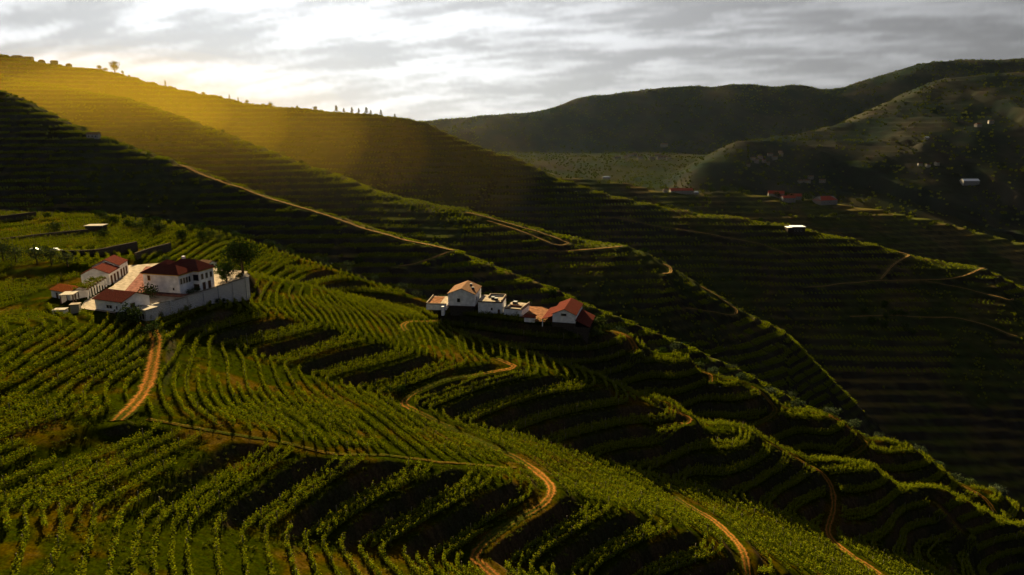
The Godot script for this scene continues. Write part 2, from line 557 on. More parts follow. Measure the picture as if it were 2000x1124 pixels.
# ---------------------------------------------------------------- vines along the contours
func leaf_clump(sd: int, shoots: int, leaves: int, wide: float, tall: float, leaf: float) -> ArrayMesh:
	var r := RandomNumberGenerator.new()
	r.seed = sd
	var st := SurfaceTool.new()
	st.begin(Mesh.PRIMITIVE_TRIANGLES)
	for s in shoots:
		var foot := Vector3((r.randf() - 0.5) * wide, 0.25 + r.randf() * 0.2, (r.randf() - 0.5) * wide * 0.5)
		var tip := foot + Vector3((r.randf() - 0.5) * 0.35, tall * (0.55 + 0.45 * r.randf()), (r.randf() - 0.5) * 0.4)
		for l in leaves:
			var t := (l + r.randf()) / leaves
			var c := foot.lerp(tip, t) + Vector3(r.randf() - 0.5, r.randf() - 0.5, r.randf() - 0.5) * 0.34
			var n := Vector3(r.randf() - 0.5, r.randf() * 0.9 + 0.1, r.randf() - 0.5).normalized()
			var u := n.cross(Vector3(r.randf() - 0.5, r.randf() - 0.5, r.randf() - 0.5)).normalized() * leaf * (0.7 + 0.6 * r.randf())
			var w := n.cross(u) * 0.8
			var shade := 0.75 + 0.5 * r.randf()
			var col := Color(0.095 * shade * (0.75 + 0.5 * r.randf()), 0.105 * shade, 0.005 * shade)
			st.set_color(col)
			st.set_normal(n)
			for q in [c - u * 0.5, c + w * 0.5, c + u * 0.5, c - u * 0.5, c + u * 0.5, c - w * 0.5]:
				st.add_vertex(q)
	return st.commit()

func all_contours(gap: float) -> Dictionary:
	# marching squares over the metre grid, one dictionary of joined edges a level
	var joined := {}
	for j in NZ - 1:
		for i in NX - 1:
			var k := j * NX + i
			var a := hs[k]
			var b := hs[k + 1]
			var c := hs[k + NX + 1]
			var d := hs[k + NX]
			var lo := minf(minf(a, b), minf(c, d))
			var hi := maxf(maxf(a, b), maxf(c, d))
			var n := int(ceil(lo / gap))
			while n * gap < hi:
				var l := n * gap
				var e := PackedInt32Array()
				if (a < l) != (b < l): e.append(k * 2)
				if (b < l) != (c < l): e.append((k + 1) * 2 + 1)
				if (d < l) != (c < l): e.append((k + NX) * 2)
				if (a < l) != (d < l): e.append(k * 2 + 1)
				if e.size() == 2:
					if not joined.has(n):
						joined[n] = {}
					var g: Dictionary = joined[n]
					for q in [[e[0], e[1]], [e[1], e[0]]]:
						if g.has(q[0]):
							g[q[0]].append(q[1])
						else:
							g[q[0]] = [q[1]]
				n += 1
	return joined

func edge_point(id: int, l: float) -> Vector2:
	var k := id / 2
	var i := k % NX
	var j := k / NX
	if id % 2 == 0:
		return Vector2(GX0 + i + (l - hs[k]) / (hs[k + 1] - hs[k]), GZ0 - j)
	return Vector2(GX0 + i, GZ0 - j - (l - hs[k]) / (hs[k + NX] - hs[k]))

func chains(g: Dictionary, l: float) -> Array:
	var out := []
	var ends := []
	for id in g:
		if g[id].size() == 1:
			ends.append(id)
	ends.append_array(g.keys())
	var used := {}
	for start in ends:
		if used.has(start):
			continue
		var line := PackedVector2Array()
		var at: int = start
		while at >= 0:
			used[at] = true
			line.append(edge_point(at, l))
			var next := -1
			for o in g[at]:
				if not used.has(o):
					next = o
			at = next
		if line.size() > 4:
			out.append(line)
	return out

func planted(x: float, z: float) -> bool:
	if smp(road_d, x, z) < 2.2 or yard_gap(x, z) < 3.0:
		return false
	var back := line_at(crest_line, x)
	return z > back.x - 4.0

var crest_line := PackedVector3Array()

func near_vines():
	var variants := []
	for s in 4:
		variants.append(leaf_clump(40 + s, 6, 6, 0.62, 1.30, 0.26))
	var gap := STEP / 24.0
	var joined := all_contours(gap)
	var runs := []
	for n in joined:
		var m := posmod(n, 24)
		if m % 2 == 0:
			continue
		for line in chains(joined[n], n * gap):
			# keep the stretches that are planted, walking at even distances
			var run: Array[Vector2] = []
			var left := 0.0
			var miss := 0
			for q in range(1, line.size()):
				var a: Vector2 = line[q - 1]
				var b: Vector2 = line[q]
				var len := a.distance_to(b)
				while left < len:
					var p := a.lerp(b, left / len)
					var ok := planted(p.x, p.y)
					if ok and m % 8 != 3 and not (m == 7 and smp(terr, p.x, p.y) > 0.6):      # rows between the usual ones only where the ground is gentle
						var gx := smp(hs, p.x + 7.0, p.y) - smp(hs, p.x - 7.0, p.y)
						var gy := smp(hs, p.x, p.y + 7.0) - smp(hs, p.x, p.y - 7.0)
						ok = Vector2(gx, gy).length() / 14.0 < (0.31 if m % 4 == 3 else 0.15)
					if ok and (m > 13 or (m % 8 != 3 and m != 7)) and smp(terr, p.x, p.y) > 0.6:
						ok = false
					if ok:
						run.append(p)
						miss = 0
					else:
						miss += 1
						if miss > 8 and run.size() > 0:
							if run.size() > 8:
								runs.append(run)
							run = []
					left += 0.46
				left -= len
			if run.size() > 8:
				runs.append(run)
	var total := 0
	for run in runs:
		total += run.size()
	print("vine rows ", runs.size(), " plants ", total)
	runs.sort_custom(func(a, b): return row_weight(a) > row_weight(b))
	var rest := []
	for k in runs.size():
		if k < 280:
			var o := Node3D.new()
			o.name = numbered("vine_hedge")
			add_child(o)
			var w := row_words(runs[k][runs[k].size() / 2])
			tag(o, w[0], "vines", w[1])
			var p0: Vector2 = runs[k][0]
			o.position = Vector3(p0.x, near_h(p0.x, p0.y), p0.y)
			plant(o, runs[k], variants[k % 4], o.position, "foliage")
			if k < 150:
				trellis(o, runs[k], o.position)
		else:
			rest.append_array(runs[k])
	var o := plant(self, rest, variants[0], Vector3.ZERO, "vine_leaves")
	tag(o, "short far rows of green vines filling the terraces between the longer rows", "vines", "", "stuff")

func row_words(p: Vector2) -> Array:
	if p.y < -238.0 and p.x < -130.0:
		return ["row of vines on the walled upper left terraces behind the long shed", "vine rows on the upper left terraces"]
	if p.y < line_at(lines()[7], p.x).x:
		return ["row of vines on the second spur, around the group of white houses", "vine rows on the second spur"]
	if p.x > 45.0:
		return ["row of vines on the shaded right-hand bays crossed by the curving orange track", "vine rows on the right-hand bays"]
	if p.y > -104.0:
		return ["row of tall near vines on the lowest slope along the bottom edge", "vine rows along the bottom edge"]
	if p.x < -82.0 and p.y > -192.0:
		return ["row of vines on the gentle grassy block left of the straight orange track", "vine rows left of the orange track"]
	if p.y > -131.0:
		return ["row of vines on the dark terraced bank in front of the crossing path", "vine rows on the front bank"]
	if p.y > -188.0:
		return ["row of vines on the sunlit slope between the straight track and the hairpin track", "vine rows on the sunlit middle slope"]
	return ["row of vines on the ridge between the curved stone wall and the upper hairpin", "vine rows on the upper ridge"]

func row_weight(run: Array) -> float:
	var m: Vector2 = run[run.size() / 2]
	return run.size() / (m.length() + 30.0)

func plant(parent: Node3D, run: Array, mesh: Mesh, origin: Vector3, called: String) -> MultiMeshInstance3D:
	var mm := MultiMesh.new()
	mm.transform_format = MultiMesh.TRANSFORM_3D
	mm.mesh = mesh
	mm.instance_count = run.size()
	for q in run.size():
		var p: Vector2 = run[q]
		var h := near_h(p.x, p.y)
		var s := 0.75 + 0.5 * rng.randf()
		var b := Basis(Vector3.UP, rng.randf() * TAU).scaled(Vector3(s, s * (0.8 + 0.45 * rng.randf()), s))
		mm.set_instance_transform(q, Transform3D(b, Vector3(p.x + (rng.randf() - 0.5) * 0.14, h - 0.1, p.y + (rng.randf() - 0.5) * 0.14) - origin))
	var o := MultiMeshInstance3D.new()
	o.multimesh = mm
	o.material_override = M.vine
	o.name = called
	if parent != self:
		o.set_meta("kind", "stuff")
	parent.add_child(o, true)
	return o

func trellis(parent: Node3D, run: Array, origin: Vector3):
	var b := BoxMesh.new()
	b.size = Vector3(0.09, 2.3, 0.09)
	var spots := []
	for q in range(0, run.size(), 11):
		var p: Vector2 = run[q]
		spots.append(Vector3(p.x, near_h(p.x, p.y) + 0.75, p.y) - origin)
	scatter(parent, "trellis", spots, b, M.stake, 1.0)

func weeds():
	# rough grass and scrub on the banks and between the rows
	var m := leaf_clump(64, 7, 4, 0.8, 0.45, 0.26)
	var at := []
	while at.size() < 13000:
		var x := -150.0 + 330.0 * rng.randf()
		var z := -70.0 - 190.0 * rng.randf()
		if absf(x) > 12.0 - z * 0.85 or smp(road_d, x, z) < 1.6 or yard_gap(x, z) < 1.0:
			continue
		if ns.get_noise_2d(x * 2.0, z * 2.0) + 0.35 * rng.randf() < 0.14 - 0.34 * smp(terr, x, z):
			continue
		at.append(Vector3(x, near_h(x, z) - 0.15, z))
	var o := scatter(self, "weeds", at, m, M.scrub, 0.8)
	tag(o, "tufts of rough grass and weeds on the banks between the vine rows", "weeds", "", "stuff")

# ---------------------------------------------------------------- dirt tracks
func smooth_line(p: PackedVector2Array, d: float) -> PackedVector2Array:
	var c := Curve2D.new()
	for i in p.size():
		var t := (p[mini(i + 1, p.size() - 1)] - p[maxi(i - 1, 0)]) * 0.17
		c.add_point(p[i], -t, t)
	c.bake_interval = d
	return c.get_baked_points()

var near_tracks := []       # [points, half width, heights]
var hill_tracks := []
var track_cells := {}       # 4 m cells of the far hills a track runs through -> its height

func track_points():
	# x, how bare the soil lies, z
	for t in [
		[1.75, PackedVector3Array([Vector3(-107, 0.5, -188), Vector3(-101, 0.6, -183), Vector3(-95.8, 0.8, -175.6), Vector3(-89.4, 1, -161.3), Vector3(-83.3, 1, -146.2), Vector3(-79.5, 0.9, -133.3), Vector3(-78.5, 0.5, -126)])],
		[1.2, PackedVector3Array([Vector3(-6, 0.2, -222), Vector3(-2.0, 0.9, -218.5), Vector3(0.4, 1, -216.2), Vector3(-0.5, 1, -213.5), Vector3(-4.2, 0.8, -211.3), Vector3(-11.5, 0.2, -207), Vector3(-19.3, 0.0, -202.3), Vector3(-25.7, 0.0, -195.2), Vector3(-30.3, 0.4, -188.1), Vector3(-30.5, 0.8, -182), Vector3(-23.7, 0.3, -177), Vector3(-13.9, 0.05, -170.3), Vector3(-5.4, 0.05, -164), Vector3(1.3, 0.5, -159), Vector3(5.7, 1, -152.6), Vector3(8.4, 1, -145.4), Vector3(8.9, 1, -139), Vector3(6.9, 0.8, -133.8), Vector3(1.1, 0.1, -127.7), Vector3(-4.1, 0.15, -121.7), Vector3(-7.1, 0.9, -116.1), Vector3(-5.3, 1, -113.6), Vector3(-1.3, 0.9, -109), Vector3(4, 0.7, -103)])],
		[0.95, PackedVector3Array([Vector3(44, 0.1, -168), Vector3(46.7, 0.5, -162.5), Vector3(50.8, 0.9, -155.4), Vector3(52.2, 1, -146.3), Vector3(52.4, 1, -137.3), Vector3(51, 0.6, -128)])],
		[1.0, PackedVector3Array([Vector3(85.7, 0.2, -211), Vector3(94, 0.5, -210), Vector3(101.5, 0.8, -207), Vector3(104, 0.9, -203), Vector3(103.6, 0.9, -198.6), Vector3(101.5, 0.9, -193.9), Vector3(96.5, 1, -186), Vector3(92.8, 1, -175), Vector3(94, 1, -167.4), Vector3(96.7, 1, -161), Vector3(99, 1, -152), Vector3(101, 1, -142)])],
		[1.2, PackedVector3Array([Vector3(53, 0.7, -212), Vector3(58.5, 1, -211), Vector3(56.3, 0.8, -206.6), Vector3(46.3, 0.15, -200.4)])],
		[1.4, PackedVector3Array([Vector3(38.5, 0.4, -257.5), Vector3(42.2, 0.9, -256.3), Vector3(45.9, 1, -253.6), Vector3(47.3, 0.8, -250), Vector3(44.5, 0.2, -247)])],
		[1.1, PackedVector3Array([Vector3(74, 0.4, -252), Vector3(77, 0.9, -250.5), Vector3(76, 0.4, -246)])],
		[1.4, PackedVector3Array([Vector3(123, 0.6, -247), Vector3(128, 1, -244.5), Vector3(133, 0.6, -243), Vector3(134.5, 0.3, -239.6), Vector3(128.9, 0.2, -234.6), Vector3(120.4, 0.2, -228)])],
		[1.1, PackedVector3Array([Vector3(172, 0.5, -237), Vector3(177.2, 0.9, -231.4), Vector3(177.5, 0.5, -225)])],
		[0.9, PackedVector3Array([Vector3(141.6, 0.4, -207), Vector3(145, 0.7, -203.7), Vector3(149, 0.4, -200)])],
		[1.4, PackedVector3Array([Vector3(-29, 0.5, -262), Vector3(-34, 0.6, -259), Vector3(-39, 0.7, -252.8), Vector3(-40.5, 0.6, -244), Vector3(-38, 0.2, -236)])],
		[0.6, PackedVector3Array([Vector3(-74, 0.3, -128.5), Vector3(-67.8, 0.4, -127.9), Vector3(-57.2, 0.0, -127.2), Vector3(-44.4, 0.25, -128.2), Vector3(-37.8, 0.4, -128.6), Vector3(-32.3, 0.1, -131.2), Vector3(-26.6, 0.1, -134.4), Vector3(-17, 0.5, -137.9), Vector3(-11, 0.4, -141.6), Vector3(-4.8, 0.3, -145.4), Vector3(1.2, 0.4, -149.9)])],
		[1.2, PackedVector3Array([Vector3(92, 0.5, -247), Vector3(96.7, 0.7, -244.2), Vector3(99.6, 0.4, -241), Vector3(95.3, 0.2, -236.5), Vector3(89, 0.1, -232)])],
	]:
		var flat_ := PackedVector2Array()
		var bare := PackedFloat32Array()
		for v in curve3(t[1], 0.5):
			flat_.append(Vector2(v.x, v.z))
			bare.append(v.y)
		near_tracks.append([flat_, t[0], bare])
	for t in [
		PackedVector2Array([Vector2(-262, -545), Vector2(-242, -534), Vector2(-218, -524), Vector2(-192, -516), Vector2(-141, -496), Vector2(-109, -484), Vector2(-73, -471), Vector2(-40, -459)]),
		PackedVector2Array([Vector2(-48, -697), Vector2(-21, -687), Vector2(5, -681), Vector2(31, -675), Vector2(50, -667), Vector2(54, -661), Vector2(40, -656), Vector2(10, -668), Vector2(-25, -680)]),
		PackedVector2Array([Vector2(5, -632), Vector2(34, -642), Vector2(70, -652), Vector2(100, -656), Vector2(108, -659)]),
		PackedVector2Array([Vector2(146, -646), Vector2(151, -639), Vector2(148, -625), Vector2(140, -618)]),
		PackedVector2Array([Vector2(180, -632), Vector2(196, -622), Vector2(207, -614), Vector2(206, -606), Vector2(198, -600), Vector2(154, -584)]),
		PackedVector2Array([Vector2(134, -915), Vector2(164, -910), Vector2(204, -899), Vector2(266, -877), Vector2(313, -859), Vector2(346, -834)]),
		PackedVector2Array([Vector2(443, -801), Vector2(469, -824), Vector2(500, -846), Vector2(492, -858)]),
		PackedVector2Array([Vector2(349, -782), Vector2(394, -789), Vector2(442, -799), Vector2(491, -798), Vector2(542, -802), Vector2(577, -817)]),
		PackedVector2Array([Vector2(491, -798), Vector2(532, -784), Vector2(566, -758), Vector2(578, -764)]),
		PackedVector2Array([Vector2(380, -740), Vector2(459, -738), Vector2(502, -733), Vector2(543, -702)]),
		PackedVector2Array([Vector2(-75, -443), Vector2(-55, -449), Vector2(-40, -460)]),
	]:
		hill_tracks.append([smooth_line(t, 1.5), 1.8, PackedFloat32Array()])

func level_tracks_near():
	for t in near_tracks:
		var p: PackedVector2Array = t[0]
		var hh := PackedFloat32Array()
		for q in p:
			hh.append(smp(hs, q.x, q.y))
		var sm := PackedFloat32Array()
		for i in p.size():
			var s := 0.0
			for o in range(-10, 11):
				s += hh[clampi(i + o, 0, p.size() - 1)]
			sm.append(s / 21.0)
		t.append(sm)
		for i in p.size():
			var ci := int(p[i].x - GX0)
			var cj := int(GZ0 - p[i].y)
			for j in range(maxi(cj - 7, 0), mini(cj + 8, NZ)):
				for k in range(maxi(ci - 7, 0), mini(ci + 8, NX)):
					var d := p[i].distance_to(Vector2(GX0 + k, GZ0 - j))
					if d < road_d[j * NX + k]:
						road_d[j * NX + k] = d
						road_h[j * NX + k] = sm[i]

func level_tracks_far():
	for t in hill_tracks:
		var p: PackedVector2Array = t[0]
		var hh := PackedFloat32Array()
		for q in p:
			hh.append(maxf(hill_h("a", q.x, q.y), maxf(hill_h("b", q.x, q.y), hill_h("c", q.x, q.y))))
		var sm := PackedFloat32Array()
		for i in p.size():
			var s := 0.0
			for o in range(-6, 7):
				s += hh[clampi(i + o, 0, p.size() - 1)]
			sm.append(s / 13.0)
		t.append(sm)
		for i in p.size():
			for a in range(-2, 3):
				for b in range(-2, 3):
					var c := Vector2i(int(floor(p[i].x / 3.0)) + a, int(floor(p[i].y / 3.0)) + b)
					var d := p[i].distance_to(Vector2(c.x * 3.0 + 1.5, c.y * 3.0 + 1.5))
					if not track_cells.has(c) or d < track_cells[c].x:
						track_cells[c] = Vector2(d, sm[i])

func ribbons():
	var k := 0
	for t in near_tracks + hill_tracks:
		var far: bool = k >= near_tracks.size()
		k += 1
		var p: PackedVector2Array = t[0]
		var half: float = t[1]
		var hh: PackedFloat32Array = t[3]
		var bare: PackedFloat32Array = t[2]
		var st := SurfaceTool.new()
		st.begin(Mesh.PRIMITIVE_TRIANGLES)
		var cols := [-1.0, -0.78, -0.5, -0.22, 0.0, 0.22, 0.5, 0.78, 1.0]
		var stone := nf
		for i in p.size():
			var dir := (p[mini(i + 1, p.size() - 1)] - p[maxi(i - 1, 0)]).normalized()
			var side := Vector2(-dir.y, dir.x)
			var w := half * (1.0 + 0.45 * stone.get_noise_1d(i * 0.7 + k * 50.0))
			for c in cols:
				var q: Vector2 = p[i] + side * w * c
				var rut: float = exp(-pow((absf(c) - 0.5) / 0.2, 2.0))
				st.set_color(Color(0.032, 0.036, 0.005).lerp(Color(0.24, 0.090, 0.020) if not far else Color(0.32, 0.17, 0.07), clampf(rut - 1.05 + 1.25 * (bare[i] if not far else 0.9) + 0.6 * stone.get_noise_2d(q.x * 3.0, q.y * 3.0) - 0.5 * smoothstep(0.7, 1.0, absf(c)), 0.0, 1.0)))
				st.add_vertex(Vector3(q.x, hh[i] + (0.14 if not far else 0.5) - 0.05 * rut - (0.12 if absf(c) > 0.9 else 0.0) * (1.0 if not far else 4.0), q.y))
		for i in p.size() - 1:
			for c in 8:
				var a := i * 9 + c
				for q in [a, a + 1, a + 9, a + 1, a + 10, a + 9]:
					st.add_index(q)
		st.generate_normals()
		var o := MeshInstance3D.new()
		o.mesh = st.commit()
		o.material_override = M.soil
		structure(o, "dirt_road")

# ---------------------------------------------------------------- buildings
func thing(called: String, at: Vector3, turn: float, label: String, category: String, group := "") -> Node3D:
	var o := Node3D.new()
	o.name = numbered(called)
	add_child(o)
	o.position = at
	o.rotation.y = turn
	tag(o, label, category, group)
	return o

func part(parent: Node3D, called: String, mesh: Mesh, m: Material, at := Vector3.ZERO) -> MeshInstance3D:
	var o := MeshInstance3D.new()
	o.mesh = mesh
	o.material_override = m
	o.name = called
	o.position = at
	parent.add_child(o, true)
	return o

func bx(parent: Node3D, called: String, lo: Vector3, hi: Vector3, m: Material) -> MeshInstance3D:
	var b := BoxMesh.new()
	b.size = hi - lo
	return part(parent, called, b, m, (lo + hi) / 2.0)

func faces(st: SurfaceTool, polys: Array):
	for p in polys:
		for i in range(1, p.size() - 1):
			st.add_vertex(p[0])
			st.add_vertex(p[i])
			st.add_vertex(p[i + 1])

func solid(polys: Array) -> ArrayMesh:      # flat faces; each polygon is listed clockwise as seen from outside
	var st := SurfaceTool.new()
	st.begin(Mesh.PRIMITIVE_TRIANGLES)
	st.set_smooth_group(-1)
	faces(st, polys)
	st.generate_normals()
	return st.commit()

func hip(w: float, d: float, rise: float, inset: float, over: float, thick := 0.18) -> ArrayMesh:
	# over a footprint of x 0..w, z -d..0; the ridge runs along x (inset 0 makes a gable)
	var a := Vector3(-over, 0, over)
	var b := Vector3(w + over, 0, over)
	var c := Vector3(w + over, 0, -d - over)
	var e := Vector3(-over, 0, -d - over)
	var t := Vector3(0, thick, 0)
	if inset <= 0.0:      # two sloping slabs, the gable ends left to the wall
		var r0 := Vector3(-over, rise, -d / 2.0)
		var s0 := Vector3(w + over, rise, -d / 2.0)
		return solid([[a + t, r0 + t, s0 + t, b + t], [c + t, s0 + t, r0 + t, e + t], [a, b, s0, r0], [c, e, r0, s0],
			[a, a + t, b + t, b], [c, c + t, e + t, e], [b, b + t, s0 + t, s0], [s0, s0 + t, c + t, c], [e, e + t, r0 + t, r0], [r0, r0 + t, a + t, a]])
	var r := Vector3(inset, rise, -d / 2.0)
	var s := Vector3(w - inset, rise, -d / 2.0)
	return solid([[a + t, r + t, s + t, b + t], [b + t, s + t, c + t], [c + t, s + t, r + t, e + t], [e + t, r + t, a + t],
		[a, a + t, b + t, b], [b, b + t, c + t, c], [c, c + t, e + t, e], [e, e + t, a + t, a], [a, b, c, e]])

func gable_wall(w: float, d: float, h: float, rise: float) -> ArrayMesh:      # ridge along x
	var p := [Vector3(0, 0, 0), Vector3(w, 0, 0), Vector3(w, 0, -d), Vector3(0, 0, -d)]
	var u := Vector3(0, h, 0)
	var r := Vector3(0, h + rise, -d / 2.0)
	var s := Vector3(w, h + rise, -d / 2.0)
	return solid([[p[0], p[0] + u, p[1] + u, p[1]], [p[1], p[1] + u, s, p[2] + u, p[2]], [p[2], p[2] + u, p[3] + u, p[3]], [p[3], p[3] + u, r, p[0] + u, p[0]], [p[0] + u, r, s, p[1] + u], [p[2] + u, s, r, p[3] + u]])

func window(parent: Node3D, c: Vector3, w: float, h: float, face: String, called := "window", frame: Material = null) -> MeshInstance3D:
	# face: x or z, the axis that the wall looks along
	var f: Material = frame if frame else M.trim
	var o: MeshInstance3D
	if face == "z":
		o = bx(parent, called, c + Vector3(-w / 2 - 0.12, -h / 2 - 0.12, -0.05), c + Vector3(w / 2 + 0.12, h / 2 + 0.12, 0.05), f)
		var g := BoxMesh.new()
		g.size = Vector3(w, h, 0.06)
		part(o, "pane" if called == "window" else "door_leaf", g, M.dark_glass if called == "window" else M.wood, Vector3(0, 0, 0.045))
	else:
		o = bx(parent, called, c + Vector3(-0.05, -h / 2 - 0.12, -w / 2 - 0.12), c + Vector3(0.05, h / 2 + 0.12, w / 2 + 0.12), f)
		var g := BoxMesh.new()
		g.size = Vector3(0.06, h, w)
		part(o, "pane" if called == "window" else "door_leaf", g, M.dark_glass if called == "window" else M.wood, Vector3(0.045, 0, 0))
	return o

func building_materials():
	grain(mat("plaster", Color(0.78, 0.75, 0.72)), 31, 0.008, 9.0, 0.86)
	grain(mat("tile", Color(0.135, 0.038, 0.027)), 32, 0.035, 5.0, 0.35)
	grain(mat("orange_tile", Color(0.27, 0.075, 0.022)), 33, 0.035, 5.0, 0.35)
	grain(mat("pale_tile", Color(0.24, 0.135, 0.08)), 34, 0.03, 5.0, 0.5)
	grain(mat("far_wall", Color(0.30, 0.27, 0.24)), 41, 0.05, 6.0, 0.6)
	grain(mat("far_tile", Color(0.42, 0.075, 0.045)), 42, 0.03, 8.0, 0.5)
	mat("stake", Color(0.16, 0.13, 0.10))
	mat("cornice", Color(0.50, 0.30, 0.05))
	mat("trim", Color(0.42, 0.36, 0.30))
	mat("dark_trim", Color(0.10, 0.06, 0.05))
	mat("dark_glass", Color(0.012, 0.012, 0.016), 0.2)
	mat("wood", Color(0.07, 0.035, 0.02))
	grain(mat("paving", Color(0.27, 0.215, 0.16)), 35, 0.012, 12.0, 0.78)
	grain(mat("pink_paving", Color(0.15, 0.068, 0.052)), 36, 0.012, 12.0, 0.75)
	grain(mat("orange_paving", Color(0.17, 0.08, 0.042)), 37, 0.012, 12.0, 0.72)
	grain(mat("whitewashed_stone", Color(0.58, 0.55, 0.52)), 38, 0.03, 6.0, 0.62)
	grain(mat("schist", Color(0.10, 0.08, 0.062)), 39, 0.03, 5.0, 0.25)
	grain(mat("concrete", Color(0.36, 0.31, 0.25)), 40, 0.05, 3.0, 0.7)
	mat("dark_metal", Color(0.03, 0.03, 0.035), 0.5)
	mat("car_paint", Color(0.72, 0.72, 0.72), 0.35)
	mat("tyre", Color(0.02, 0.02, 0.02))
	mat("bark", Color(0.05, 0.035, 0.024))

func flat(called: String, poly: PackedVector2Array, y: float, m: Material) -> MeshInstance3D:
	var st := SurfaceTool.new()
	st.begin(Mesh.PRIMITIVE_TRIANGLES)
	var ids := Geometry2D.triangulate_polygon(poly)
	for k in range(0, ids.size(), 3):
		var a := poly[ids[k]]
		var b := poly[ids[k + 1]]
		var c := poly[ids[k + 2]]
		if (b - a).cross(c - a) < 0.0:
			var t := b
			b = c
			c = t
		for q in [a, b, c]:
			st.set_normal(Vector3.UP)
			st.add_vertex(Vector3(q.x, y, q.y))
	var o := MeshInstance3D.new()
	o.mesh = st.commit()
	o.material_override = m
	structure(o, called)
	return o

func wall_strip(pts: PackedVector3Array, thick: float, bottom: float, cap: float) -> ArrayMesh:
	# pts: x, top, z; the foot hangs "bottom" below the top
	var st := SurfaceTool.new()
	st.begin(Mesh.PRIMITIVE_TRIANGLES)
	st.set_smooth_group(-1)
	var rows := []
	for i in pts.size():
		var d := pts[mini(i + 1, pts.size() - 1)] - pts[maxi(i - 1, 0)]
		var s := Vector3(-d.z, 0, d.x).normalized() * thick / 2.0
		rows.append([pts[i] + s + Vector3(0, -bottom, 0), pts[i] + s, pts[i] - s, pts[i] - s + Vector3(0, -bottom, 0)])
	for i in pts.size() - 1:
		for k in 3:
			faces(st, [[rows[i][k], rows[i][k + 1], rows[i + 1][k + 1], rows[i + 1][k]]])
	var e := pts.size() - 1
	faces(st, [[rows[0][3], rows[0][2], rows[0][1], rows[0][0]], [rows[e][0], rows[e][1], rows[e][2], rows[e][3]]])
	st.generate_normals()
	return st.commit()

func curve3(p: PackedVector3Array, d: float) -> PackedVector3Array:
	var c := Curve3D.new()
	for i in p.size():
		var t := (p[mini(i + 1, p.size() - 1)] - p[maxi(i - 1, 0)]) * 0.17
		c.add_point(p[i], -t, t)
	c.bake_interval = d
	return c.get_baked_points()

